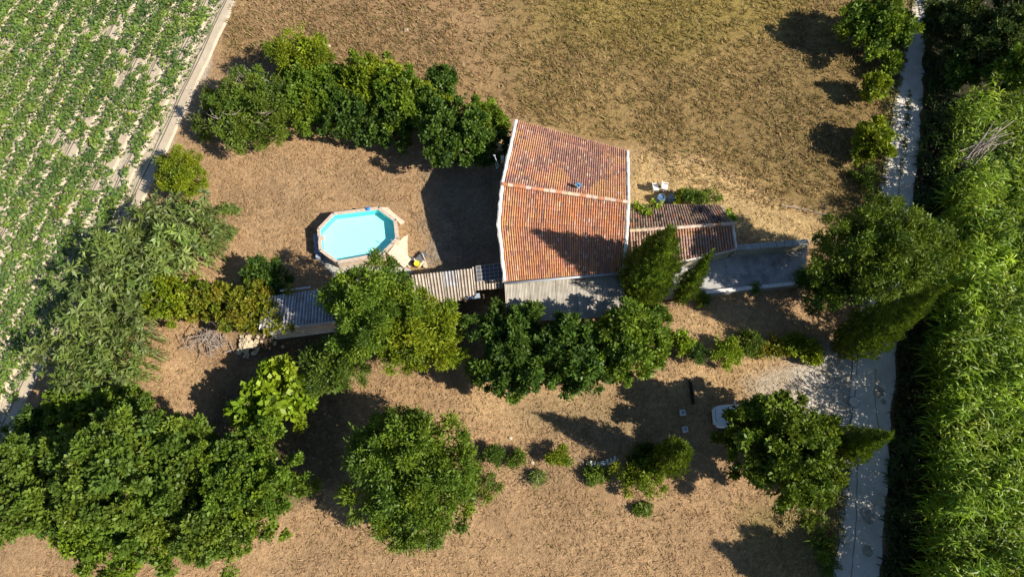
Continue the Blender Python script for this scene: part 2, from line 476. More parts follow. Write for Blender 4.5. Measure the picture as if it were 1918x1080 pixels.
def patch(name, cx, cy, r, z, m, seed):
    rng = random.Random(seed); c = P(cx, cy, z)
    vs = [c + Vector((math.cos(a) * r * rng.uniform(0.75, 1.1), math.sin(a) * r * rng.uniform(0.8, 1.15), 0)) for a in [i * math.tau / 14 for i in range(14)]]
    me = bpy.data.meshes.new(name); me.from_pydata([tuple(v) for v in vs], [], [tuple(range(14))]); me.materials.append(m)
    return me
M['dark_patch'] = mat('damp_patch', (0.38, 0.33, 0.26), 0.9, 0.3, 3, 0.3)
for i, (x, y, r) in enumerate([(1646, 733, 0.45), (1627, 968, 0.5), (1618, 958, 0.3), (1655, 752, 0.22), (1625, 1030, 0.4)]):
    tag(link('road_patch', patch('road_patch', x, y, r, 0.058 + 0.004 * i, M['dark_patch'], i)), kind='structure')

# ------------------------------------------------------------------ roofs of clay tiles
def polyline(pts):
    pts = [Vector(p) for p in pts]
    L = [0.0]
    for a, b in zip(pts[:-1], pts[1:]): L.append(L[-1] + (b - a).length)
    T = [l / L[-1] for l in L]
    def f(t):
        for i in range(len(T) - 1):
            if t <= T[i + 1] or i == len(T) - 2:
                k = (t - T[i]) / (T[i + 1] - T[i])
                return pts[i].lerp(pts[i + 1], k)
    return f, L[-1]

# tile bodies in local space: x across, y down the slope (0 = top), z out; unit pitch is 1 by 1
def tile_local(kind):
    vs = []; fs = []
    if kind == 'cover':
        n = 5
        for (yy, w, z) in ((-0.15, 0.30, 0.10), (1.0, 0.38, 0.30)):
            for k in range(n):
                a = math.pi * (1 - k / (n - 1))
                vs.append((math.cos(a) * w, yy, z + math.sin(a) * 0.36))
        for k in range(n - 1): fs.append((k, n + k, n + k + 1, k + 1))
        fs.append(tuple(n + k for k in range(n)))
    else:
        n = 4
        for (yy, w, z) in ((-0.15, 0.36, 0.04), (1.0, 0.30, 0.20)):
            for k in range(n):
                s = k / (n - 1) * 2 - 1
                vs.append((s * w, yy, z - 0.16 * (1 - s * s)))
        for k in range(n - 1): fs.append((k, n + k, n + k + 1, k + 1))
    return np.array(vs), fs
COVER, COVER_F = tile_local('cover'); PAN, PAN_F = tile_local('pan')

def roof_slope(root, Wp, Ep, pitch, row, colour, seed, singles=0, vmin=None):
    """clay canal tiles between two verge polylines (top to eave)"""
    rng = random.Random(seed)
    fW, lW = polyline(Wp); fE, lE = polyline(Ep)
    wid = (fW(0) - fE(0)).length
    ncol = int(round(wid / pitch)); nrow = int(round(max(lW, lE) / row))
    V = []; Fq = []; C = []
    single_cells = []
    def pt(u, v): return fW(v).lerp(fE(v), u)
    nrm = (pt(1, 0.5) - pt(0, 0.5)).cross(pt(0.5, 0) - pt(0.5, 1)).normalized()
    if nrm.z < 0: nrm = -nrm
    count = 0
    cells = []
    for j in range(nrow - 1, -1, -1):
        for i in range(ncol): cells.append((i, j))
    for (i, j) in cells:
        for kind in ('pan', 'cover'):
            if kind == 'pan':
                u = i / ncol
                if i == 0: continue
            else: u = (i + 0.5) / ncol
            v0 = j / nrow; v1 = (j + 1) / nrow
            a = pt(u, v0); b = pt(u, v1)
            d = b - a; ln = d.length; y = d.normalized()
            x = (pt(min(u + 0.01, 1), v0) - pt(max(u - 0.01, 0), v0)).normalized()
            z = x.cross(y); z = -z if z.z < 0 else z
            x = x - y * x.dot(y); x.normalize()
            wloc = (pt(1, (v0 + v1) / 2) - pt(0, (v0 + v1) / 2)).length / ncol
            jz = rng.uniform(-0.008, 0.010); jr = rng.uniform(-0.035, 0.035)
            x2 = (x * math.cos(jr) + y * math.sin(jr)); y2 = (y * math.cos(jr) - x * math.sin(jr))
            col = colour(u, (v0 + v1) / 2, kind, rng)
            if kind == 'cover' and count < singles:
                count += 1
                m = Matrix(((x2.x * wloc, y2.x * ln, z.x * wloc, a.x), (x2.y * wloc, y2.y * ln, z.y * wloc, a.y),
                            (x2.z * wloc, y2.z * ln, z.z * wloc, a.z + jz), (0, 0, 0, 1)))
                single_cells.append((m, col))
                continue
            T, TF = (COVER, COVER_F) if kind == 'cover' else (PAN, PAN_F)
            bse = len(V)
            for (tx, ty, tz) in T:
                p = a + x2 * (tx * wloc) + y2 * (ty * ln) + z * (tz * wloc + jz)
                V.append(tuple(p)); C.append(col)
            Fq += [tuple(k + bse for k in f) for f in TF]
    mb = MB(); mb.v = V; mb.f = Fq; mb.c = C
    o = mb.build('roof_tiles', M['tile'], root); o['kind'] = 'stuff'
    # solid roof deck under the tiles
    dk = MB(); top = []; bot = []
    n = 8
    for k in range(n + 1):
        for p in (fW(k / n), fE(k / n)):
            top.append(p - nrm * 0.03); bot.append(p - nrm * 0.16)
    nv = len(top); fs = []
    for k in range(n):
        a = k * 2
        fs.append((a, a + 1, a + 3, a + 2)); fs.append((nv + a + 2, nv + a + 3, nv + a + 1, nv + a))
        fs.append((a + 2, nv + a + 2, nv + a, a)); fs.append((a + 1, nv + a + 1, nv + a + 3, a + 3))
    fs.append((0, nv, nv + 1, 1)); fs.append((nv - 2, nv - 1, 2 * nv - 1, 2 * nv - 2))
    dk.add(top + bot, fs)
    dk.build('roof_deck', M['bark'], root)
    # single tiles share a handful of meshes
    pool = {}
    inv = parent_mat(root).inverted()
    for m, col in single_cells:
        key = tuple(round(c * 14) for c in col)
        if key not in pool:
            t = MB(); t.col = col; t.add(COVER, COVER_F); pool[key] = t.mesh('roof_tile', M['tile'])
        r = link('roof_tile', pool[key], root)
        r.matrix_parent_inverse = inv
        r.matrix_basis = m
    return pt, nrm

def mixc(a, b, t): return tuple(a[i] * (1 - t) + b[i] * t for i in range(3))
def jit(c, rng, k=0.2):
    f = rng.uniform(1 - k, 1 + k)
    return (min(c[0] * f, .9), min(c[1] * f * rng.uniform(.94, 1.06), .9), min(c[2] * f * rng.uniform(.9, 1.1), .9))
ORANGE = (0.60, 0.258, 0.122); OCHRE = (0.60, 0.34, 0.15); DARK = (0.30, 0.18, 0.14); PINK = (0.56, 0.30, 0.19)
PALE = (0.62, 0.42, 0.31); BROWN = (0.45, 0.22, 0.14)
def col_south(u, v, kind, rng):
    r = rng.random()
    c = ORANGE
    n = float(fbm(np.array(u * 9.0), np.array(v * 6.0), 4))
    c = mixc(ORANGE, BROWN, max(0, min(1, (n - 0.42) * 2.6)) * 0.8)
    st = float(fbm(np.array(u * 34.0), np.array(v * 2.2), 14, 2)); c = mixc(c, (0.33, 0.17, 0.12), max(0, min(1, (st - 0.55) * 3.5)) * 0.6)
    if u < 0.12 and rng.random() < 0.6: c = mixc(c, OCHRE, 0.8)
    if r < 0.025: c = DARK
    elif r < 0.05: c = PALE
    elif r < 0.09: c = OCHRE
    elif r < 0.24: c = PINK
    elif r < 0.34: c = BROWN
    if kind == 'pan': c = mixc(c, (0.24, 0.11, 0.06), 0.38)
    return jit(c, rng, 0.13)
def col_north(u, v, kind, rng):
    # v: 0 at the ridge, 1 at the far eave
    r = rng.random()
    n = float(fbm(np.array(u * 7.0 + 3), np.array(v * 5.0), 9))
    c = mixc(ORANGE, PINK, 0.35 + 0.65 * v)
    d = math.exp(-((u - 0.68) / 0.22) ** 2 - ((v - 0.35) / 0.33) ** 2)
    if n > 0.62 - 0.22 * d: c = mixc(c, (0.31, 0.18, 0.15), 0.75)
    elif n < 0.40 + 0.06 * d: c = mixc(c, OCHRE, 0.75)
    st = float(fbm(np.array(u * 34.0), np.array(v * 2.2), 24, 2)); c = mixc(c, (0.36, 0.21, 0.17), max(0, min(1, (st - 0.52) * 3.5)) * 0.6)
    if v > 0.82: c = mixc(c, (0.36, 0.18, 0.14), 0.6)
    if r < 0.03: c = DARK
    elif r < 0.08: c = PALE
    elif r < 0.22: c = PINK
    if kind == 'pan': c = mixc(c, (0.24, 0.12, 0.08), 0.38)
    return jit(c, rng, 0.12)
def col_annex_n(u, v, kind, rng):
    r = rng.random(); c = (0.255, 0.175, 0.135)
    if r < 0.10: c = (0.36, 0.16, 0.09)
    elif r < 0.2: c = (0.30, 0.22, 0.18)
    elif r < 0.3: c = (0.09, 0.07, 0.06)
    if kind == 'pan': c = mixc(c, (0.05, 0.035, 0.03), 0.6)
    return jit(c, rng, 0.25)
def col_annex_s(u, v, kind, rng):
    r = rng.random(); c = (0.40, 0.26, 0.20)
    if u > 0.6 and r < 0.3: c = (0.46, 0.22, 0.11)
    elif r < 0.15: c = (0.18, 0.11, 0.09)
    elif r < 0.3: c = (0.45, 0.30, 0.22)
    if v < 0.2 and u > 0.35: c = mixc(c, (0.5, 0.24, 0.11), 0.5)
    if kind == 'pan': c = mixc(c, (0.10, 0.06, 0.05), 0.6)
    return jit(c, rng, 0.22)

def edge_band(mb, pts, w, h, rng, sub=6, wob=0.03, drop=0.25):
    """raised mortar band along a verge"""
    f, L = polyline(pts); n = max(6, int(L / 0.35))
    prev = None
    for i in range(n + 1):
        p = f(i / n); q = f(min(1, i / n + 0.02)) - f(max(0, i / n - 0.02)); q.normalize()
        side = Vector((0, 0, 1)).cross(q).normalized()
        ww = w * rng.uniform(0.85, 1.15); hh = h + rng.uniform(-wob, wob)
        sh = rng.uniform(-0.03, 0.03)
        ring = [p - side * (ww / 2 + sh) - Vector((0, 0, drop)), p - side * (ww / 2 + sh) + Vector((0, 0, hh * 0.7)),
                p - side * (ww * 0.2) + Vector((0, 0, hh)), p + side * (ww * 0.25) + Vector((0, 0, hh)),
                p + side * (ww / 2 - sh) + Vector((0, 0, hh * 0.7)), p + side * (ww / 2 - sh) - Vector((0, 0, drop))]
        b = len(mb.v)
        mb.v += [tuple(x) for x in ring]; mb.c += [mb.col] * 6
        if prev is not None:
            for k in range(5): mb.f.append((prev + k, prev + k + 1, b + k + 1, b + k))
            mb.f.append((prev + 5, prev, b, b + 5))
        else: mb.f.append((b, b + 1, b + 2, b + 3, b + 4, b + 5))
        prev = b
    mb.f.append((prev + 5, prev + 4, prev + 3, prev + 2, prev + 1, prev))

def ridge_row(root, A, B, length, rng, pal, r=0.15):
    n = int((B - A).length / length); d = (B - A).normalized()
    side = Vector((0, 0, 1)).cross(d).normalized(); up = d.cross(side); up = -up if up.z < 0 else up
    for i in range(n):
        mb = MB(); mb.col = jit(pal(i / n, rng), rng, 0.15)
        p0 = A + d * (i * (B - A).length / n) + Vector((0, 0, rng.uniform(-.01, .02)))
        p1 = A + d * ((i + 1.08) * (B - A).length / n) + Vector((0, 0, rng.uniform(-.01, .02)))
        vs = []
        for p, rr in ((p0, r), (p1, r * 0.88)):
            for k in range(7):
                a = math.pi * k / 6
                vs.append(p + side * (math.cos(a) * rr * 1.15) + up * (math.sin(a) * rr + 0.02))
        fs = [(k, k + 1, 8 + k, 7 + k) for k in range(6)] + [(6, 5, 4, 3, 2, 1, 0), tuple(range(7, 14))]
        mb.add(vs, fs)
        mb.build('ridge_tile', M['ridge'], root)

def make_farmhouse():
    NW, NE = P(967, 226, 4.5), P(1175, 283, 4.5)
    RW, RE = P(940, 346, 6.0), P(1177, 380, 6.0)
    KW = P(934, 420, 5.1)
    SW, SE = P(945, 527, 3.9), P(1167, 508, 3.9)
    KE = P(1174, 440, 5.0)
    c = (NW + NE + SW + SE) / 4
    root = thing('farmhouse', 'long farmhouse with two-slope terracotta tiled roof edged in white mortar', 'house', (c.x, c.y, 0))
    rng = random.Random(5)
    mb = MB()
    ins = lambda p, dz: Vector((c.x + (p.x - c.x) * 0.965, c.y + (p.y - c.y) * 0.965, p.z - dz))
    ring = [ins(p, 0.22) for p in (NW, RW, KW, SW, SE, KE, RE, NE)]
    vs = [(p.x, p.y, -0.1) for p in ring] + [tuple(p) for p in ring]
    fs = [(i, (i + 1) % 8, 8 + (i + 1) % 8, 8 + i) for i in range(8)]
    mb.add(vs, fs)
    mb.build('wall', M['render_wall'], root)
    roof_slope(root, [RW, KW, SW], [RE, KE, SE], 0.165, 0.36, col_south, 1, singles=296)
    roof_slope(root, [RW, NW], [RE, NE], 0.165, 0.36, col_north, 2)
    for pts in ([NW, RW], [RW, KW, SW], [NE, RE], [RE, KE, SE]):
        v = MB(); edge_band(v, pts, 0.26 if pts[0] in (NW, RW) else 0.24, 0.17, rng)
        v.build('verge_band', M['limewash'], root)
    up = Vector((0, 0, 0.10))
    def pal(t, r):
        k = math.sin(t * 40) + r.uniform(-.5, .5)
        return (0.62, 0.46, 0.34) if k > -0.35 else (0.56, 0.24, 0.12)
    ridge_row(root, RW + up, RE + up, 0.42, rng, pal, 0.13)
    # eave course of pale mortar along the south edge and zinc gutter
    g = MB(); g.tube([SW + Vector((0.1, -0.12, -0.05)), SE + Vector((-0.1, -0.12, -0.05))], 0.085, 8)
    g.build('gutter', M['zinc'], root, True)
    # blue chimney cowl near the ridge
    b = P(1082, 352, 5.85)
    ck = MB(); ck.tube([b + Vector((0, 0, -0.3)), b + Vector((0, 0, 0.35))], 0.11, 10); ck.build('flue_pipe', M['steel'], root)
    hd = MB()
    hd.box(b + Vector((0.02, 0, 0.42)), (0.30, 0.22, 0.04), 0.5, 0.25); hd.box(b + Vector((-0.12, 0.08, 0.50)), (0.20, 0.22, 0.04), 0.2, -0.5)
    hd.box(b + Vector((0.15, -0.08, 0.55)), (0.10, 0.26, 0.04), 0.1, 0.9)
    o = hd.build('chimney_cowl', M['blue_metal'], root); o['label'] = 'blue metal cowl on the roof just behind the ridge'
    # aerial on a bracket at the west gable
    a = P(934, 312, 4.6); t = P(926, 291, 5.2); q = P(930, 316, 4.4)
    am = MB(); am.tube([a, t], 0.03, 6); am.tube([q, a], 0.025, 6); am.tube([q, q.lerp(t, 0.45)], 0.025, 6)
    am.box(t, (0.16, 0.06, 0.06)); am.build('wall_aerial', M['steel'], root)
    cb = MB(); cb.box(P(941, 298, 4.6), (0.25, 0.35, 0.5)); cb.build('chimney_stub', M['render_wall'], root)
    return root
make_farmhouse()

def make_annex():
    # low wing on the east side of the house
    N0, N1 = P(1179, 383, 2.9), P(1349, 385, 2.9)
    R0, R1 = P(1179, 433, 3.5), P(1372, 420, 3.5)
    S0, S1 = P(1183, 509, 2.35), P(1378, 465, 2.35)
    c = (N0 + N1 + S0 + S1) / 4
    root = thing('low_wing', 'low tiled wing on the east side of the farmhouse with a mossy brown north slope', 'outbuilding', (c.x, c.y, 0))
    rng = random.Random(8)
    mb = MB()
    ins = lambda p: Vector((c.x + (p.x - c.x) * 0.97, c.y + (p.y - c.y) * 0.95, p.z - 0.2))
    ring = [ins(p) for p in (N0, R0, S0, S1, R1, N1)]
    n = 6
    mb.add([(p.x, p.y, -0.1) for p in ring] + [tuple(p) for p in ring], [(i, (i + 1) % n, n + (i + 1) % n, n + i) for i in range(n)])
    mb.build('wall', M['render_wall'], root)
    roof_slope(root, [R0, S0], [R1, S1], 0.20, 0.38, col_annex_s, 11)
    roof_slope(root, [R0, N0], [R1, N1], 0.20, 0.38, col_annex_n, 12)
    up = Vector((0, 0, 0.08))
    ridge_row(root, R0 + up, R1 + up, 0.45, rng, lambda t, r: (0.55, 0.42, 0.32) if t < 0.8 or r.random() < .5 else (0.5, 0.25, 0.12), 0.12)
    v = MB(); edge_band(v, [R1, S1], 0.2, 0.13, rng); v.build('verge_band', M['limewash'], root)
    v = MB(); edge_band(v, [R1, N1], 0.2, 0.1, rng); v.build('verge_band', M['render_wall'], root)
    v = MB(); v.tube([S0 + Vector((0, -.05, -.06)), S1 + Vector((0, -.05, -.06))], 0.07, 6); v.build('eave_course', M['limewash'], root)
    return root
make_annex()

def make_chimney_vent_wall():
    # walled yard east of the low wing: slab, tall north wall, low south wall
    zb = 0.35
    A, B, C, D = P(1240, 500, zb), P(1512, 460, zb), P(1508, 526, zb), P(1235, 560, zb)
    mb = MB(); mb.prism([(p.x, p.y) for p in (A, B, C, D)], -0.1, zb)
    tag(mb.build('yard_pavement', M['yard_slab']), kind='structure')
    a, b = P(1378, 464, 1.75), P(1514, 453, 1.75)
    root = thing('yard_wall', 'tall rendered yard wall running east from the low wing, with a weathered coping', 'wall', (a.x, a.y, 0))
    d = (b - a); ln = d.length; ang = math.atan2(d.y, d.x); mid = (a + b) / 2
    w = MB(); w.box((mid.x, mid.y, 0.83), (ln, 0.30, 1.72), ang); w.build('wall_face', M['render_wall'], root)
    n = 9
    for i in range(n):
        p = a.lerp(b, (i + 0.5) / n)
        k = MB(); k.box((p.x, p.y, 1.74 + 0.01 * (i % 2)), (ln / n - 0.03, 0.46, 0.10), ang + random.Random(i).uniform(-.02, .02))
        k.build('coping_stone', M['grey_wall'], root)
    a, b = P(1322, 547, 0.75), P(1502, 529, 0.75)
    root = thing('kerb_wall', 'low whitish wall along the south edge of the walled yard', 'wall', (a.x, a.y, 0))
    d = (b - a); ln = d.length; ang = math.atan2(d.y, d.x); mid = (a + b) / 2
    w = MB(); w.box((mid.x, mid.y, 0.33), (ln, 0.22, 0.74), ang); w.build('wall_face', M['grey_wall'], root)
    n = 10
    for i in range(n):
        p = a.lerp(b, (i + 0.5) / n)
        k = MB(); k.box((p.x, p.y, 0.73), (ln / n - 0.02, 0.27, 0.07), ang); k.build('coping_stone', M['limewash'], root)
make_chimney_vent_wall()

CORR = {'fibre': (0.50, 0.46, 0.39), 'fibre_pale': (0.62, 0.53, 0.43), 'fibre_grey': (0.58, 0.58, 0.58)}
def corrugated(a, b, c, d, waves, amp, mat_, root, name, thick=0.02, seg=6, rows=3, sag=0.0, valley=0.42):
    """corrugated sheet on the corners a-b (top edge) and d-c (bottom edge); the ribs run top to bottom"""
    nrm = (b - a).cross(d - a).normalized(); nrm = nrm if nrm.z > 0 else -nrm
    n = waves * seg
    vs = []; fs = []; cs = []; rg = random.Random(int(abs(a.x * 31 + a.y * 17) * 10))
    tone = [rg.uniform(.82, 1.12) for _ in range(waves + 1)]; base = CORR[mat_]
    for lay in (0, 1):
        for j in range(rows):
            v = j / (rows - 1)
            for i in range(n + 1):
                u = i / n
                p = a.lerp(b, u).lerp(d.lerp(c, u), v)
                off = amp * math.cos(2 * math.pi * waves * u) - lay * thick - sag * math.sin(math.pi * v)
                vs.append(p + nrm * off)
                h = 0.5 + 0.5 * math.cos(2 * math.pi * waves * u)  # dirt-dark valleys also put the rib shading into the colour
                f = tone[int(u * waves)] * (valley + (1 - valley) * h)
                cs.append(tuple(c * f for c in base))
    st = rows * (n + 1)
    for j in range(rows - 1):
        for i in range(n):
            q = j * (n + 1) + i
            fs.append((q, q + n + 1, q + n + 2, q + 1))
            fs.append((st + q, st + q + 1, st + q + n + 2, st + q + n + 1))
    j = rows - 1
    for i in range(n):
        q = j * (n + 1) + i; fs.append((q, st + q, st + q + 1, q + 1)); fs.append((i, i + 1, st + i + 1, st + i))
    mb = MB(); mb.add(vs, fs); mb.c = cs
    return mb.build(name, M[mat_], root)

def make_canopy():
    tl, tr = P(947, 531, 3.1), P(1166, 514, 3.1)
    bl, br = P(951, 604, 2.45), P(1170, 592, 2.45)
    root = thing('lean_to_canopy', 'grey corrugated lean-to roof along the south wall of the farmhouse', 'canopy', ((tl.x + br.x) / 2, (tl.y + br.y) / 2, 0))
    cuts = [0, 0.215, 0.415, 0.61, 0.81, 1.0]
    rng = random.Random(3)
    for i in range(5):
        u0, u1 = cuts[i], cuts[i + 1]
        for (v0, v1, dz) in ((-0.0, 0.47, 0.03), (0.43, 1.0, 0.0)):
            z = Vector((0, 0, dz + 0.035 * (i % 2) + rng.uniform(-.008, .008)))
            f = lambda u, v: tl.lerp(tr, u).lerp(bl.lerp(br, u), v) + z
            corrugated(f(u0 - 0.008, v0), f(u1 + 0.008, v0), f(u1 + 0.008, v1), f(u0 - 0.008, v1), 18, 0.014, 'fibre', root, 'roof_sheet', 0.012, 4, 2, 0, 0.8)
    bm = MB(); bm.tube([bl + Vector((0, .1, -.12)), br + Vector((0, .1, -.12))], 0.07, 6); bm.build('beam', M['bark'], root)
    for t in (0.02, 0.35, 0.66, 0.98):
        p = bl.lerp(br, t); k = MB(); k.tube([(p.x, p.y + .1, 0), (p.x, p.y + .1, 2.3)], 0.06, 6); k.build('post', M['bark'], root)
make_canopy()

def make_sheds():
    rng = random.Random(17)
    # shed against the house
    tl, tr = P(772, 514, 2.7), P(943, 496, 2.7)
    bl, br = P(782, 571, 2.25), P(946, 550, 2.25)
    root = thing('corrugated_shed', 'cream corrugated shed roof between the pool tree and the farmhouse', 'shed', ((tl.x + br.x) / 2, (tl.y + br.y) / 2, 0))
    f = lambda u, v, z=0: tl.lerp(tr, u).lerp(bl.lerp(br, u), v) + Vector((0, 0, z))
    n = 6
    for i in range(n):
        u0, u1 = i / n - 0.006, (i + 1) / n + 0.006
        z = 0.03 * (i % 2) + (0.05 if i >= 4 else 0)
        top = -0.03 if i >= 4 else 0.02 * rng.random()
        bot = (1.02 if i in (1, 2) else 0.95 if i == 3 else 0.80 if i > 3 else 0.93) + rng.uniform(-.03, .03)
        m_ = 'fibre_pale' if i != 2 else 'fibre_grey'
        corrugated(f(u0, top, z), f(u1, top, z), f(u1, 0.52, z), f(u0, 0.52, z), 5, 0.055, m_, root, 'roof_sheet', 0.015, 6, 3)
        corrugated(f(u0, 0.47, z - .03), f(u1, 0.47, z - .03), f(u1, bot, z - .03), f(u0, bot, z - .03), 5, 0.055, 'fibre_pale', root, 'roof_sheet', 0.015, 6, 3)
    # dark gridded skylight panel over the end by the house
    g = [f(0.70, -0.02, 0.19), f(0.985, -0.03, 0.19), f(0.985, 0.50, 0.17), f(0.70, 0.50, 0.17)]
    mb = MB(); mb.add([*g, *[p - Vector((0, 0, 0.03)) for p in g]], [(0, 3, 2, 1), (4, 5, 6, 7), (0, 1, 5, 4), (1, 2, 6, 5), (2, 3, 7, 6), (3, 0, 4, 7)])
    o = mb.build('skylight_panel', M['dark_panel'], root); o['label'] = 'dark gridded panel at the house end of the shed roof'
    bars = MB()
    for k in range(7):
        a = g[0].lerp(g[1], k / 6); b = g[3].lerp(g[2], k / 6); bars.tube([a + Vector((0, 0, .01)), b + Vector((0, 0, .01))], 0.018, 4)
    for k in range(5):
        a = g[0].lerp(g[3], k / 4); b = g[1].lerp(g[2], k / 4); bars.tube([a + Vector((0, 0, .014)), b + Vector((0, 0, .014))], 0.018, 4)
    bars.build('grid_bars', M['pale_bar'], root)
    w = MB()
    w.box(((tl.x + tr.x) / 2, (tl.y + tr.y) / 2 - .15, 1.25), ((tr - tl).length - .1, 0.18, 2.5), math.atan2(tr.y - tl.y, tr.x - tl.x))
    w.build('back_wall', M['grey_wall'], root)
    for t in (0.05, 0.4, 0.75):
        p = bl.lerp(br, t); k = MB(); k.tube([(p.x, p.y + .2, 0), (p.x, p.y + .2, 2.1)], 0.06, 6); k.build('post', M['bark'], root)
    t_ = MB(); q = P(885, 555, 2.1); t_.box(q, (1.1, 0.35, 0.05), 0.15, 0.2); t_.build('tarp_scrap', M['tarp'], root)
    # vine shed on the left
    tl, tr = P(498, 556, 2.5), P(640, 535, 2.5)
    bl, br = P(486, 617, 2.3), P(640, 597, 2.3)
    root = thing('vine_shed', 'grey corrugated shed roof half buried under yellow-green creeper', 'shed', ((tl.x + br.x) / 2, (tl.y + br.y) / 2, 0))
    n = 5
    for i in range(n):
        u0, u1 = i / n - 0.006, (i + 1) / n + 0.006
        z = 0.03 * (i % 2)
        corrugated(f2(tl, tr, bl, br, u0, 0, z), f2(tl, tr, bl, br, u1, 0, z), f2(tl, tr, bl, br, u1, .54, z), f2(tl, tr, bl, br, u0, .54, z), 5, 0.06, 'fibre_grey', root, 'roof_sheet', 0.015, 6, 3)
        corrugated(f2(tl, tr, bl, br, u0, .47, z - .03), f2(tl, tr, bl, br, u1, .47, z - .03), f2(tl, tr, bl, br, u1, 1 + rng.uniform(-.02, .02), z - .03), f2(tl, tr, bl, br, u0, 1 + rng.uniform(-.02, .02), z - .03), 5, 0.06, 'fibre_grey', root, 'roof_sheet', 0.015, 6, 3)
    w = MB(); w.box(((bl.x + br.x) / 2 + .3, (bl.y + br.y) / 2 - .02, 1.1), ((br - bl).length - .4, 0.16, 2.2), math.atan2(br.y - bl.y, br.x - bl.x)); w.build('front_wall', M['limewash'], root)
    w = MB(); w.box(((tl.x + tr.x) / 2, (tl.y + tr.y) / 2 - .1, 1.2), ((tr - tl).length - .1, 0.16, 2.3), math.atan2(tr.y - tl.y, tr.x - tl.x)); w.build('back_wall', M['grey_wall'], root)
    q = P(553, 541, 2.62); w = MB(); w.box(q, (2.2, 0.12, 0.05), 0.13); w.build('edge_board', M['pale_bar'], root)
def f2(tl, tr, bl, br, u, v, z=0): return tl.lerp(tr, u).lerp(bl.lerp(br, u), v) + Vector((0, 0, z))
make_sheds()

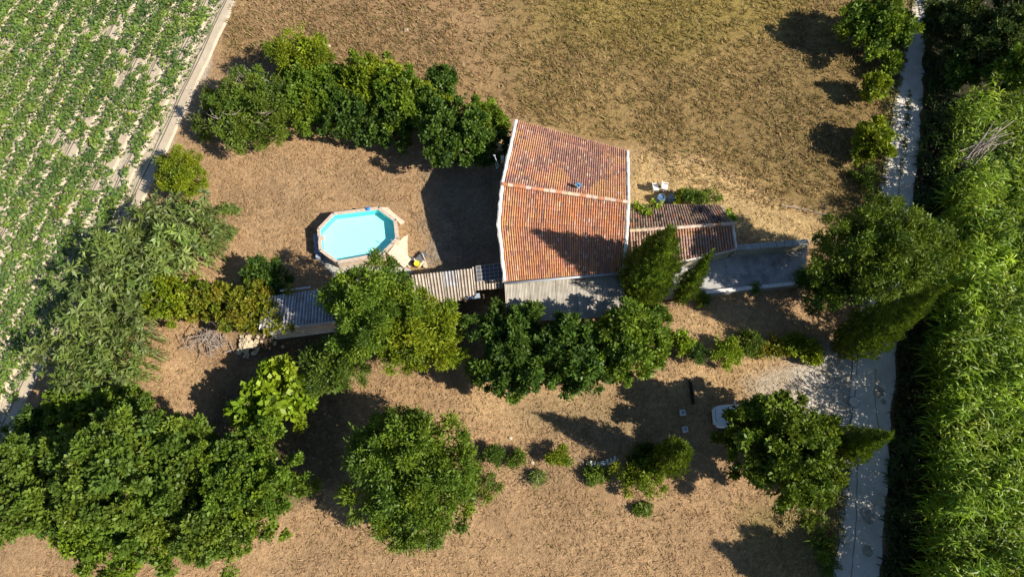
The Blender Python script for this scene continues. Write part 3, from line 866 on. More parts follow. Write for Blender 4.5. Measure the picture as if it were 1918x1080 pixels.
# ------------------------------------------------------------------ the pool
def make_pool():
    zr = 1.2
    px = [(623.5, 397.5), (710.5, 387), (743, 411), (747, 447.5), (718, 478.5), (631, 494), (597.5, 469.5), (594, 428)]
    out = [P(x, y, zr) for x, y in px]
    c = sum(out, Vector()) / 8
    root = thing('above_ground_pool', 'elongated octagonal above-ground pool of turquoise water with a timber rim', 'swimming pool', (c.x, c.y, 0))
    def inset(poly, d):
        n = len(poly); res = []
        for i in range(n):
            p0, p1, p2 = poly[i - 1], poly[i], poly[(i + 1) % n]
            e1 = (p1 - p0).normalized(); e2 = (p2 - p1).normalized()
            n1 = Vector((-e1.y, e1.x, 0)); n2 = Vector((-e2.y, e2.x, 0))
            if n1.dot(c - p1) < 0: n1 = -n1
            if n2.dot(c - p1) < 0: n2 = -n2
            b = (n1 + n2); b = b / (1 + n1.dot(n2))
            res.append(p1 + b * d)
        return res
    inn = inset(out, 0.26); wall = inset(out, 0.16); wo = inset(out, 0.08)
    n = 8
    for i in range(n):
        j = (i + 1) % n
        k = MB(); e = (out[j] - out[i]).normalized() * 0.006
        q = [out[i] + e, out[j] - e, inn[j] - e, inn[i] + e]
        k.add([p + Vector((0, 0, -.02)) for p in q] + [p + Vector((0, 0, .03)) for p in q],
              [(0, 1, 2, 3), (7, 6, 5, 4), (0, 4, 5, 1), (1, 5, 6, 2), (2, 6, 7, 3), (3, 7, 4, 0)])
        k.build('rim_board', M['pine'], root)
        # wall planks below the rim, five high
        for r in range(5):
            w = MB(); z0 = 0.02 + r * 0.232; z1 = z0 + 0.222
            w.add([Vector((p.x, p.y, z)) for z in (z0, z1) for p in (wo[i], wo[j], wall[j], wall[i])],
                  [(0, 1, 2, 3), (7, 6, 5, 4), (0, 4, 5, 1), (1, 5, 6, 2), (2, 6, 7, 3), (3, 7, 4, 0)])
            w.build('wall_plank', M['pine'], root)
        b = MB(); p = out[i].lerp(inn[i], 0.3); b.box((p.x, p.y, zr + 0.045), (0.16, 0.09, 0.03), math.atan2(inn[i].y - out[i].y, inn[i].x - out[i].x)); b.build('corner_bracket', M['dark_panel'], root)
    li = inset(out, 0.20)
    k = MB(); zf = 0.36
    k.add([Vector((p.x, p.y, z)) for z in (zf, zr - 0.03) for p in li], [(i, n + i, n + (i + 1) % n, (i + 1) % n) for i in range(n)])
    k.build('liner_side', M['liner_side'], root)
    k = MB(); k.add([Vector((p.x, p.y, zf + .002)) for p in li], [tuple(range(n))]); k.build('liner_floor', M['liner'], root)
    w = MB(); lw = inset(out, 0.205)
    w.add([Vector((p.x, p.y, 1.06)) for p in lw], [tuple(range(n))])
    w.build('pool_water', M['water'], root)
    s = MB(); s.box(P(602, 446, zr + .07), (0.46, 0.40, 0.07), 0.05); s.build('skimmer_lid', M['pine'], root, bevel=0.04)
    t = thing('chlorine_float', 'bright blue round dispenser sitting on the far pool rim', 'pool float', P(689.5, 391.5, zr + .03))
    k = MB(); q = P(689.5, 391.5, zr + .03); k.lathe(q, [(0.14, 0), (0.17, 0.04), (0.16, 0.10), (0.09, 0.13)], 14); k.build('float_body', M['bright_blue'], t)
    k = MB(); k.lathe(q + Vector((0, 0, .13)), [(0.06, 0), (0.06, 0.03), (0.02, 0.05)], 10); k.build('float_cap', M['blue_plastic'], t)
    # timber ladder down the south-east side
    a, b = P(733, 466, 1.22), P(764, 494, 0.12)
    d = b - a; side = Vector((-d.y, d.x, 0)).normalized()
    t = thing('pool_ladder', 'pale timber steps leaning on the south-east corner of the pool', 'ladder', (b.x, b.y, 0))
    for s_ in (-0.42, 0.42):
        k = MB(); k.tube([a + side * s_, b + side * s_], 0.045, 4); k.build('stringer', M['deck'], t)
    ang = math.atan2(d.y, d.x); pit = -math.atan2(d.z, math.hypot(d.x, d.y))
    nn = 9
    for i in range(nn):
        p = a.lerp(b, (i + .5) / nn); k = MB(); k.box(p + Vector((0, 0, .05)), (d.length / nn - 0.025, 0.86, 0.035), ang, 0, pit); k.build('tread', M['deck'], t)
    k = MB()
    for s_ in (-0.44, 0.44):
        k.tube([a + side * s_, a + side * s_ + Vector((0, 0, .55)), a + side * s_ + Vector((-.2, .15, .55))], 0.03, 6)
    k.build('handrail', M['pine'], t)
    # things lying round the pool
    k = MB(); k.prism([tuple(P(x, y)[:2]) for x, y in [(748, 452), (757, 443), (764, 440), (763, 450), (764, 478), (772, 498), (766, 500), (742, 476)]], -0.05, 0.045)
    tag(k.build('ground_sheet', M['canvas']), 'cream ground sheet spread beside the pool steps', 'ground sheet')
    k = MB(); k.prism([tuple(P(x, y)[:2]) for x, y in [(712, 388), (726, 389), (747, 407), (757, 414), (756, 418), (750, 420), (742, 412)]], -0.05, 0.05)
    tag(k.build('folded_cover', M['canvas']), 'cream folded pool cover lying outside the north-east corner of the pool', 'pool cover')
    k = MB(); k.prism([tuple(P(x, y)[:2]) for x, y in [(592, 480), (612, 478), (634, 498), (662, 496), (760, 500), (775, 510), (700, 540), (635, 530), (618, 510)]], -0.1, 0.03)
    tag(k.build('pool_pavement', M['slab']), kind='structure')
    k = MB()
    rng = random.Random(2)
    for i in range(5):
        p = P(592 + 1.2 * i, 444 + i * 9, 0.28); k.box((p.x, p.y, 0.22 + .05 * (i % 2)), (0.42, 0.5, 0.42), 0.4 * i, 0.2, 0.2)
    tag(k.build('blue_tarp', M['tarp'], bevel=0.08), 'crumpled blue-grey tarpaulin heaped against the west side of the pool', 'tarpaulin')
    # clutter by the shed corner
    k = MB(); k.box(P(790, 481, 0.25), (0.85, 0.55, 0.06), 0.9, 0.25); tag(k.build('grey_board', M['dark_panel']), 'dark grey board leaning beside the yellow tub', 'board')
    k = MB(); k.tube([P(791, 474, .55), P(800, 497, .06)], 0.035, 5); tag(k.build('pale_batten', M['deck']), 'thin pale batten resting on the grey board', 'batten')
    k = MB(); k.box(P(788, 492, 0.12), (0.75, 0.5, 0.18), 0.6); k.box(P(781, 486, 0.14), (0.5, 0.3, 0.2), 0.2)
    tag(k.build('cream_crate', M['canvas'], bevel=0.03), 'cream crates in a heap next to the yellow tub', 'crate')
    k = MB(); q = P(783, 498, 0.0); k.lathe(q, [(0.18, 0), (0.24, 0.5), (0.25, 0.55), (0.2, 0.5)], 12)
    tag(k.build('yellow_tub', M['yellow']), 'yellow plastic tub at the pool end of the cream shed', 'tub')
    k = MB(); q = P(797, 499, 0.0); k.lathe(q, [(0.17, 0), (0.19, 0.25), (0.15, 0.28)], 12)
    tag(k.build('round_stool', M['stone']), 'small round cream stool right of the yellow tub', 'stool')
    k = MB(); k.box(P(768, 486, 0.1), (0.5, 0.35, 0.2), 0.2); tag(k.build('grey_box', M['dark_panel'], bevel=0.03), 'small dark grey box at the foot of the pool steps', 'box')
    for i in range(4):
        t_ = [('two-log', (650, 489)), ('', (657, 488)), ('', (664, 487)), ('', (663, 493))][i]
        k = MB(); q = P(*t_[1], 0.35); k.tube([q + Vector((-.16, 0, 0)), q + Vector((.16, 0.02, 0))], 0.14, 10)
        tag(k.build('log', M['pine']), ['left-hand cut log of the short stack on the south side of the pool', 'middle cut log of the short stack on the south side of the pool', 'right-hand cut log of the short stack on the south side of the pool', 'cut log lying nearest the tree, in front of the short stack by the pool'][i], 'log', 'logs stacked by the pool')
make_pool()

# ------------------------------------------------------------------ foliage
def nrmz(a): return a / (np.linalg.norm(a, axis=-1, keepdims=True) + 1e-9)

def spray_template(kind, rng):
    """leaves of one twig, axis +Z and length 1: (n,4,3) diamonds"""
    L = []
    def leaf(base, d, ln, w, droop=0.0, fold=0.12):
        d = np.array(d) / np.linalg.norm(d)
        s = np.cross(d, rng.normal(size=3)); s /= np.linalg.norm(s) + 1e-9
        up = np.cross(s, d)
        mid = base + d * ln * 0.5 + up * fold * ln
        L.append([base, mid + s * w / 2, base + d * ln - np.array([0, 0, droop * ln]), mid - s * w / 2])
    if kind == 'broad':
        for i in range(17):
            t = 0.1 + 0.9 * i / 16
            a = i * 2.4 + rng.uniform(-.4, .4); sp = rng.uniform(0.6, 1.3) * (1.15 - 0.5 * t)
            leaf(np.array([math.cos(a) * .1, math.sin(a) * .1, t * 0.75]), (math.cos(a) * sp, math.sin(a) * sp, 0.55 + rng.uniform(-.3, .4)), rng.uniform(.30, .46), rng.uniform(.19, .27))
    elif kind == 'feather':
        for i in range(9):
            t = 0.05 + 0.85 * i / 8; a = i * 2.4 + rng.uniform(-.3, .3)
            d = np.array([math.cos(a), math.sin(a), 0.55 + 0.8 * t]); d /= np.linalg.norm(d)
            for k in range(3):
                b = np.array([0, 0, t * 0.6]) + d * (0.14 + 0.17 * k)
                leaf(b, d + rng.normal(scale=0.42, size=3), rng.uniform(.22, .36), rng.uniform(.09, .15))
    elif kind == 'fan':      # big lobed leaves
        for i in range(11):
            t = 0.2 + 0.8 * i / 10; a = i * 2.4 + rng.uniform(-.4, .4)
            leaf(np.array([math.cos(a) * .12, math.sin(a) * .12, t * .7]), (math.cos(a), math.sin(a), .35 + rng.uniform(-.2, .5)), rng.uniform(.42, .62), rng.uniform(.34, .48))
    elif kind == 'scale':    # cypress: tight upright plumes
        for i in range(13):
            t = i / 12; a = i * 2.4
            leaf(np.array([math.cos(a) * .07, math.sin(a) * .07, t * 0.75]), (math.cos(a) * .55, math.sin(a) * .55, 1.0), rng.uniform(.3, .46), rng.uniform(.12, .19), 0, 0.08)
    elif kind == 'star':     # long strap leaves
        for i in range(14):
            a = i * 2.4 + rng.uniform(-.3, .3); e = rng.uniform(-0.05, 0.9)
            leaf(np.array([0, 0, rng.uniform(0, .5)]), (math.cos(a), math.sin(a), e), rng.uniform(.55, .95), rng.uniform(.07, .12), 0.25)
    elif kind == 'rosette':
        for i in range(13):
            a = i * 2.4 + rng.uniform(-.3, .3); e = rng.uniform(0.0, 0.8)
            leaf(np.array([0, 0, rng.uniform(0, .4)]), (math.cos(a), math.sin(a), e), rng.uniform(.45, .78), rng.uniform(.12, .19), 0.22)
    return np.array(L)

def place_sprays(kind, base, direc, scale, rng, nvar=6):
    """-> quads (K,4,3), spray index (K,), leaf height in spray 0..1"""
    outs = []; ids = []
    var = rng.integers(0, nvar, len(base))
    for v in range(nvar):
        T = spray_template(kind, rng)
        sel = np.where(var == v)[0]
        if len(sel) == 0: continue
        d = nrmz(direc[sel]); r = rng.normal(size=(len(sel), 3))
        x = nrmz(np.cross(d, r)); y = np.cross(d, x)
        q = (T[None, :, :, 0:1] * x[:, None, None, :] + T[None, :, :, 1:2] * y[:, None, None, :] + T[None, :, :, 2:3] * d[:, None, None, :])
        q = base[sel][:, None, None, :] + q * scale[sel][:, None, None, None]
        outs.append(q.reshape(-1, 4, 3)); ids.append(np.repeat(sel, len(T)))
    return np.concatenate(outs), np.concatenate(ids)

def leaf_mesh(name, quads, ids, nspray, pal, rng, mat_, spray_var=0.22, leaf_var=0.18):
    pal = np.array(pal)
    w = rng.random((nspray, len(pal))) ** 2.2; w /= w.sum(1, keepdims=True)
    sc = w @ pal * (1 + rng.uniform(-spray_var, spray_var, (nspray, 1)))
    lc = sc[ids] * (1 + rng.uniform(-leaf_var, leaf_var, (len(ids), 1)))
    K = len(quads)
    return np_mesh(name, quads.reshape(-1, 3), np.arange(K * 4).reshape(K, 4), np.repeat(lc, 4, axis=0), mat_)

def crown_sprays(c, R, rng, nl, dens, size, per=9):
    """clumps of sprays on the union of lobes; c centre, R radii -> bases, directions, scales, clump index"""
    c = np.array(c); R = np.array(R)
    d = nrmz(rng.normal(size=(nl * 3, 3))); d = d[d[:, 2] > -0.45][:nl]
    k = rng.uniform(0.46, 0.84, (len(d), 1))
    lc = d * k; lr = rng.uniform(0.26, 0.46, len(d)) * (1.25 - 0.55 * k[:, 0]) + 0.04
    lc = np.concatenate([lc, [[0, 0, 0]]]); lr = np.concatenate([lr, [0.52]])
    area = 2 * math.pi * (R[0] * R[1] + (R[0] + R[1]) / 2 * R[2]) / 2 * 1.7
    n = max(7, int(area * dens / per))
    N = n * 4
    li = rng.choice(len(lc), N, p=lr ** 2 / (lr ** 2).sum())
    s = nrmz(rng.normal(size=(N, 3)))
    rad = rng.uniform(0.78, 1.12, N) + (rng.random(N) < 0.10) * 0.22
    p = lc[li] + s * (lr[li] * rad)[:, None]
    depth = np.max(lr[None, :] - np.linalg.norm(p[:, None, :] - lc[None, :, :], axis=2), axis=1)
    keep = (depth < 0.13) & (p[:, 2] > -0.8)
    p = p[keep]; s = s[keep]
    # thin out so that clumps stand apart
    order = []; pw = p * R
    gap = 0.95 * size
    for i in range(len(p)):
        if len(order) >= n: break
        if order and np.min(np.sum((pw[order] - pw[i]) ** 2, axis=1)) < gap * gap * rng.uniform(.4, 1.6): continue
        order.append(i)
    p = p[order]; s = s[order]; n = len(p)
    cl = c + p * R
    out = nrmz(s * 0.8 + nrmz(p) * 0.45 + np.array([0, 0, 0.40]))
    ids = np.repeat(np.arange(n), per)
    d = nrmz(out[ids] + rng.normal(scale=0.62, size=(n * per, 3)))
    cs = rng.uniform(0.75, 1.25, n)[ids]
    scale = size * cs * rng.uniform(0.75, 1.15, n * per)
    base = cl[ids] + rng.normal(scale=0.08, size=(n * per, 3)) * size - out[ids] * (size * 0.50)
    # a sparser dark inner layer, so that the crown is not hollow
    m = n * 3; q = rng.integers(0, n, m)
    bi = c + p[q] * R * rng.uniform(.40, .86, (m, 1)) + rng.normal(scale=.3 * size, size=(m, 3))
    base = np.concatenate([base, bi]); d = np.concatenate([d, nrmz(rng.normal(size=(m, 3)) + np.array([0, 0, .8]))])
    scale = np.concatenate([scale, np.full(m, size * 1.45)]); ids = np.concatenate([ids, q])
    base[:, 2] = np.maximum(base[:, 2], 0.10)
    return base, d, scale, ids

G = {   # albedo palettes
    'bright':  [(0.193, 0.260, 0.013), (0.248, 0.281, 0.012), (0.127, 0.194, 0.013)],
    'mid':     [(0.123, 0.204, 0.017), (0.171, 0.240, 0.015), (0.083, 0.148, 0.017)],
    'dark':    [(0.068, 0.133, 0.017), (0.101, 0.168, 0.017), (0.048, 0.097, 0.015)],
    'olive':   [(0.120, 0.190, 0.020), (0.160, 0.215, 0.022), (0.080, 0.140, 0.020)],
    'lime':    [(0.220, 0.330, 0.016), (0.165, 0.275, 0.016), (0.270, 0.340, 0.020)],
    'vine':    [(0.190, 0.215, 0.014), (0.130, 0.180, 0.014), (0.250, 0.215, 0.020)],
    'cypress': [(0.105, 0.168, 0.012), (0.143, 0.199, 0.012), (0.068, 0.114, 0.011)],
    'cane':    [(0.165, 0.245, 0.042), (0.215, 0.275, 0.050), (0.110, 0.185, 0.036), (0.26, 0.30, 0.12)],
    'reed':    [(0.190, 0.330, 0.012), (0.260, 0.375, 0.016), (0.100, 0.215, 0.018), (0.29, 0.35, 0.03)],
    'crop':    [(0.125, 0.210, 0.036), (0.180, 0.260, 0.040), (0.085, 0.155, 0.038)],
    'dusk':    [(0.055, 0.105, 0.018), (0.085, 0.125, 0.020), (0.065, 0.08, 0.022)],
}

def trunk(root, b, top, r, rng, limbs=5, spread=1.5):
    mb = MB(); b = Vector(b); top = Vector(top)
    mid = b.lerp(top, 0.5) + Vector((rng.uniform(-.2, .2), rng.uniform(-.2, .2), 0))
    mb.tube([b - Vector((0, 0, .15)), b + Vector((0, 0, .3)), mid, top], [r * 1.35, r, r * 0.8, r * 0.4], 8)
    for i in range(limbs):
        a = rng.uniform(0, math.tau); s = b.lerp(top, rng.uniform(.4, .85))
        e = s + Vector((math.cos(a) * spread, math.sin(a) * spread, spread * rng.uniform(.3, .8)))
        mb.tube([s, s.lerp(e, .5) + Vector((0, 0, .12)), e], [r * .45, r * .3, r * .1], 5)
    return mb.build('trunk', M['bark'], root, True)

TREE_N = [0]
def tree(name, label, cat, px, rpx, z, rz, kind, pal, size=0.75, dens=6.0, lobes=16, group=None, bare=0, r=None, dens_k=1.0, seed=None):
    """px crown centre in the photo, rpx radii in photo pixels, z crown-centre height, rz half height"""
    TREE_N[0] += 1
    seed = seed or TREE_N[0] * 13
    rng = np.random.default_rng(seed); pr = random.Random(seed)
    c = P(px[0], px[1], z); k = px_scale(px[1], z)
    R = (rpx[0] / k, rpx[1] / k, rz)
    root = thing(name, label, cat, (c.x, c.y, 0), group)
    tr = r or max(0.05, 0.055 * (R[0] + R[1]) / 2)
    if z > 0.7: trunk(root, (c.x, c.y, 0), (c.x, c.y, z + rz * 0.45), tr, pr, 6, min(R[0], R[1]) * 0.55)
    else:
        mb = MB()
        for i in range(4):
            a = i * 1.6; mb.tube([(c.x, c.y, -0.05), (c.x + math.cos(a) * R[0] * .5, c.y + math.sin(a) * R[1] * .5, z + rz * .4)], [0.03, 0.012], 5)
        mb.build('stem', M['bark'], root)
    fine = 0.80 if kind in ('broad', 'feather') and size > 0.5 else 1.0
    b, d, s, cid = crown_sprays((c.x, c.y, z), R, rng, lobes, dens * dens_k * (1.08 if fine == 1.0 else 1.42), size * fine, 10)
    q, ids = place_sprays(kind, b, d, s, rng)
    o = link('crown', leaf_mesh('crown', q, cid[ids], cid.max() + 1, G[pal], rng, M['leaf']), root)
    o.matrix_parent_inverse = parent_mat(root).inverted()
    if bare:
        mb = MB()
        for i in range(bare):
            a = pr.uniform(0, math.tau); rr = pr.uniform(.2, .8)
            p0 = Vector((c.x + math.cos(a) * R[0] * rr, c.y + math.sin(a) * R[1] * rr, z + rz * 0.5))
            for j in range(5):
                e = p0 + Vector((pr.uniform(-.8, .8), pr.uniform(-.8, .8), pr.uniform(.3, .9)))
                mb.tube([p0, p0.lerp(e, .5) + Vector((pr.uniform(-.1, .1), pr.uniform(-.1, .1), 0)), e], [.03, .02, .008], 4)
        mb.build('bare_twigs', M['wood_grey'], root)
    return root

def cypress(label, base_px, height, r, pal='cypress', size=0.55, dens=11, fat=0.38, seed=1, lean=(0, 0)):
    rng = np.random.default_rng(seed); pr = random.Random(seed)
    b = P(*base_px)
    root = thing('cypress_tree', label, 'cypress', b)
    trunk(root, b, b + Vector((lean[0] * .7, lean[1] * .7, height * 0.7)), max(0.09, r * .12), pr, 0)
    n = int(math.tau * r * height * 0.62 * dens)
    t = rng.random(n * 2); prof = lambda t: np.minimum(1, (t / fat) ** 0.6 * 0.7 + 0.3) * np.clip((1.0 - t) / (1 - fat), 0, 1) ** 1.0
    keep = rng.random(n * 2) < prof(t); t = t[keep][:n]; n = len(t)
    a = rng.uniform(0, math.tau, n)
    lump = 1 + 0.16 * np.sin(a * 3 + t * 17 + seed) * np.sin(t * 31 + a * 2) + 0.08 * rng.normal(size=n)
    rr = r * prof(t) * lump * np.where(rng.random(n) < 0.45, rng.uniform(.25, .85, n), 1.0)
    base = np.stack([b.x + np.cos(a) * rr + lean[0] * t, b.y + np.sin(a) * rr + lean[1] * t, 0.25 + t * (height - 0.5)], 1)
    d = nrmz(np.stack([np.cos(a) * .55, np.sin(a) * .55, np.full(n, 1.25)], 1) + rng.normal(scale=.18, size=(n, 3)))
    s = size * rng.uniform(.7, 1.3, n)
    base = base - d * s[:, None] * 0.4
    base[:, 2] = np.maximum(base[:, 2], 0.1)
    q, ids = place_sprays('scale', base, d, s, rng)
    # opaque inner shell, added to block sun so the far side goes dark
    th = np.linspace(0, math.tau, 13)[:-1]; tt = np.linspace(0.03, 0.93, 15)
    TT, AA = np.meshgrid(tt, th, indexing='ij')
    rc = r * 0.70 * prof(TT) * (1 + 0.18 * np.sin(AA * 3 + TT * 17 + seed) * np.sin(TT * 31 + AA * 2))
    g = np.stack([b.x + np.cos(AA) * rc + lean[0] * TT, b.y + np.sin(AA) * rc + lean[1] * TT, 0.25 + TT * (height - .5)], -1)
    cq = np.stack([g[:-1], np.roll(g[:-1], -1, 1), np.roll(g[1:], -1, 1), g[1:]], 2).reshape(-1, 4, 3)
    q = np.concatenate([q, cq]); ids = np.concatenate([ids, rng.integers(0, n, len(cq))])
    o = link('crown', leaf_mesh('crown', q, ids, n, G[pal], rng, M['leaf']), root)
    o.matrix_parent_inverse = parent_mat(root).inverted()
    return root

HG = None
# hedge along the north of the pool yard
tree('hedge_tree', 'bright yellow-green hedge tree at the far top-left end of the pool hedge', 'tree', (560, 118), (66, 56), 2.9, 2.6, 'feather', 'bright', 0.8)
tree('hedge_tree', 'olive hedge tree showing grey bare twigs at the left end of the pool hedge', 'tree', (480, 205), (94, 86), 2.5, 2.3, 'feather', 'olive', 0.8, bare=16)
tree('hedge_tree', 'mid-green hedge tree just below the bright top-left one', 'tree', (602, 178), (70, 66), 2.8, 2.5, 'broad', 'mid', 0.7)
tree('hedge_tree', 'green hedge tree with a pointed yellowish top in the middle of the pool hedge', 'tree', (692, 155), (66, 58), 2.9, 2.6, 'broad', 'bright', 0.7)
tree('hedge_tree', 'dark hedge tree on the pool side of the middle of the hedge', 'tree', (674, 220), (74, 56), 2.4, 2.2, 'broad', 'dark', 0.7)
tree('hedge_tree', 'leafy mid-green hedge tree right of the hedge middle', 'tree', (760, 200), (74, 70), 2.7, 2.4, 'broad', 'mid', 0.7)
tree('hedge_tree', 'small dark round tree on the field side of the hedge', 'tree', (826, 165), (42, 38), 2.2, 1.9, 'broad', 'dark', 0.65)
tree('hedge_tree', 'large dark glossy hedge tree nearest the house gable', 'tree', (848, 266), (92, 76), 2.9, 2.7, 'broad', 'dark', 0.75)
tree('hedge_tree', 'green hedge tree at the corner touching the white roof edge', 'tree', (906, 228), (48, 46), 2.6, 2.3, 'broad', 'mid', 0.7)
tree('hedge_tree', 'low dark hedge tree filling the hollow behind the olive twiggy one', 'tree', (545, 172), (50, 52), 2.0, 1.9, 'broad', 'mid', 0.65)
tree('hedge_tree', 'dark low hedge tree on the pool side, second from the house gable', 'tree', (735, 240), (52, 44), 2.1, 1.9, 'broad', 'dark', 0.65)
tree('hedge_tree', 'olive-tinted hedge tree on the field side, above the large dark glossy one', 'tree', (812, 208), (48, 42), 2.3, 2.0, 'broad', 'bright', 0.65)
tree('shrub', 'sparse olive shrub between the hedge and the crop field', 'shrub', (388, 228), (38, 36), 0.9, 1.0, 'feather', 'olive', 0.6, 5, bare=6)
tree('shrub', 'scraggy yellow-green shrub at the very edge of the crop field', 'shrub', (402, 190), (26, 26), 1.0, 1.0, 'feather', 'bright', 0.6)
tree('juniper', 'dense golden-green juniper standing between the field and the pool yard', 'shrub', (340, 330), (50, 58), 1.9, 2.0, 'feather', 'bright', 0.6, 8)

# left: broadleaf scrub, creeper and bush by the vine shed
tree('scrub_tree', 'yellow-green broadleaf shrub at the inner edge of the cane thicket', 'shrub', (318, 558), (58, 52), 2.0, 1.8, 'broad', 'bright', 0.6, 7)
tree('scrub_tree', 'olive-gold shrub between the cane thicket and the vine shed', 'shrub', (392, 568), (50, 42), 1.8, 1.6, 'broad', 'vine', 0.5, 9)
tree('creeper', 'yellow-olive creeper smothering the left half of the vine shed', 'creeper', (462, 578), (58, 60), 2.0, 1.3, 'broad', 'vine', 0.45, 11)
tree('round_bush', 'dark green round bush above the vine shed', 'bush', (494, 520), (54, 40), 1.5, 1.5, 'broad', 'dark', 0.65, 7)

# middle and foreground trees
tree('feathery_tree', 'bright feathery tree overhanging the south side of the pool', 'tree', (706, 575), (90, 98), 5.7, 3.8, 'feather', 'mid', 0.85, 6, 24)
tree('feathery_tree', 'yellow-green feathery tree below the cream shed', 'tree', (785, 625), (86, 78), 4.8, 3.4, 'feather', 'bright', 0.85, 6, 22)
tree('feathery_tree', 'olive feathery young tree left of the two overhanging trees', 'tree', (625, 695), (62, 60), 3.0, 2.5, 'feather', 'olive', 0.8, 5, 18)
tree('big_leaf_tree', 'lime green tree with large leaves at the edge of the foreground wood', 'tree', (520, 745), (84, 74), 3.0, 2.4, 'fan', 'lime', 0.75, 3.6, 18)
tree('walnut_tree', 'large free-standing green tree in the middle foreground', 'tree', (772, 892), (126, 132), 4.2, 3.9, 'feather', 'mid', 0.95, 6, 34)
tree('wood_tree', 'olive tree filling the lower left corner of the picture', 'tree', (70, 915), (112, 100), 4.6, 3.8, 'broad', 'olive', 0.75, 6, 30)
tree('wood_tree', 'tall spreading tree in the centre of the foreground wood', 'tree', (265, 880), (150, 120), 5.4, 4.4, 'broad', 'olive', 0.8, 6, 34)
tree('wood_tree', 'grey-green tree at the right end of the foreground wood', 'tree', (478, 890), (112, 100), 4.4, 3.6, 'broad', 'mid', 0.7, 6, 28)
tree('wood_tree', 'darker tree on the lower side of the foreground wood', 'tree', (255, 998), (115, 82), 4.0, 3.4, 'broad', 'mid', 0.75, 6, 28)
tree('wood_tree', 'green tree on the lower right side of the foreground wood', 'tree', (405, 985), (95, 78), 3.8, 3.2, 'broad', 'olive', 0.7, 6, 26)
tree('wood_tree', 'deeply shaded low tree between the cane thicket and the foreground wood', 'tree', (190, 768), (125, 52), 2.4, 2.0, 'broad', 'mid', 0.65, 6, 16)
tree('wood_tree', 'shaded low tree by the crop field at the left edge', 'tree', (60, 800), (60, 34), 1.6, 1.4, 'broad', 'dark', 0.65, 6, 12)
tree('court_tree', 'dark glossy tree left in front of the lean-to canopy', 'tree', (958, 662), (86, 84), 3.8, 3.2, 'broad', 'dark', 0.8, 6.5, 26)
tree('court_tree', 'dark glossy tree in the middle in front of the lean-to canopy', 'tree', (1070, 668), (84, 74), 3.7, 3.1, 'broad', 'dark', 0.8, 6.5, 22)
tree('court_tree', 'green glossy tree right in front of the lean-to canopy below the fat cypress', 'tree', (1174, 644), (84, 82), 3.7, 3.2, 'broad', 'mid', 0.75, 6.5, 24)
tree('shrub', 'olive shrub at the foot of the two slim cypresses', 'shrub', (1225, 590), (36, 34), 1.3, 1.2, 'broad', 'olive', 0.6)

# cypresses
cypress('fat dark cypress at the corner between the farmhouse and the low wing', (1194, 556), 13.0, 1.9, size=0.46, dens=24, fat=0.40, seed=21)
cypress('slim cypress at the corner of the walled yard', (1270, 564), 10.2, 0.78, size=0.36, dens=30, fat=0.26, seed=22)
cypress('tall leaning cypress overhanging the road by the yard wall', (1572, 655), 14.2, 1.5, size=0.46, dens=24, fat=0.3, seed=23)
cypress('cypress whose tip hangs over the road beside the driveway tree', (1556, 845), 8.9, 1.15, size=0.42, dens=26, fat=0.3, seed=24)
cypress('short cypress left of the parked car with a rounded tip', (1238, 866), 8.6, 1.1, size=0.42, dens=26, fat=0.4, seed=25)

# east side
tree('cedar_tree', 'huge dark tree between the walled yard and the road', 'tree', (1640, 478), (128, 84), 7.2, 4.4, 'feather', 'cypress', 0.85, 6.5, 30)
tree('cedar_tree', 'dark lower tree on the yard side of the huge roadside tree', 'tree', (1560, 540), (58, 52), 3.0, 2.6, 'feather', 'dark', 0.8, 6.5, 18)
tree('driveway_tree', 'broad olive-green tree half hiding the white parked car', 'tree', (1468, 848), (107, 112), 4.2, 3.6, 'broad', 'cypress', 0.85, 6.2, 32)
tree('shrub', 'gold-tinged shrub under the right edge of the driveway tree', 'shrub', (1535, 908), (44, 36), 1.8, 1.6, 'feather', 'olive', 0.7)
tree('conifer_shrub', 'spreading green conifer shrub beside the row of pale blocks', 'shrub', (1208, 890), (54, 38), 1.2, 1.2, 'feather', 'bright', 0.65, 7)
tree('shrub', 'dim green shrub in the shade of the short cypress', 'shrub', (1210, 850), (40, 22), 0.9, 0.9, 'feather', 'dark', 0.6)
tree('roadside_tree', 'large leafy tree over the road at the top of the picture', 'tree', (1640, 52), (76, 62), 2.9, 2.6, 'broad', 'mid', 0.8)
tree('roadside_shrub', 'upper of the two round shrubs on the field side of the road', 'shrub', (1636, 168), (34, 32), 1.5, 1.5, 'broad', 'bright', 0.65)
tree('roadside_shrub', 'lower and larger round shrub on the field side of the road', 'shrub', (1634, 266), (42, 46), 1.8, 1.8, 'broad', 'bright', 0.7)
tree('roadside_shrub', 'thin verge shrub joining the large roadside tree to the round shrubs', 'shrub', (1668, 118), (26, 34), 1.2, 1.1, 'broad', 'mid', 0.6)
tree('verge_scrub', 'low scrub on the field verge below the round shrubs', 'shrub', (1618, 345), (34, 50), 0.5, 0.6, 'feather', 'olive', 0.5, 4)
tree('verge_scrub', 'dark weeds beside the lower end of the road verge', 'shrub', (1540, 1010), (34, 60), 0.5, 0.6, 'star', 'olive', 0.6, 4)
tree('roadside_tree', 'tall tree by the road just below the bottom edge of the picture', 'tree', (1868, 1200), (105, 80), 7.4, 3.4, 'broad', 'cypress', 0.85, 5.5, 24)
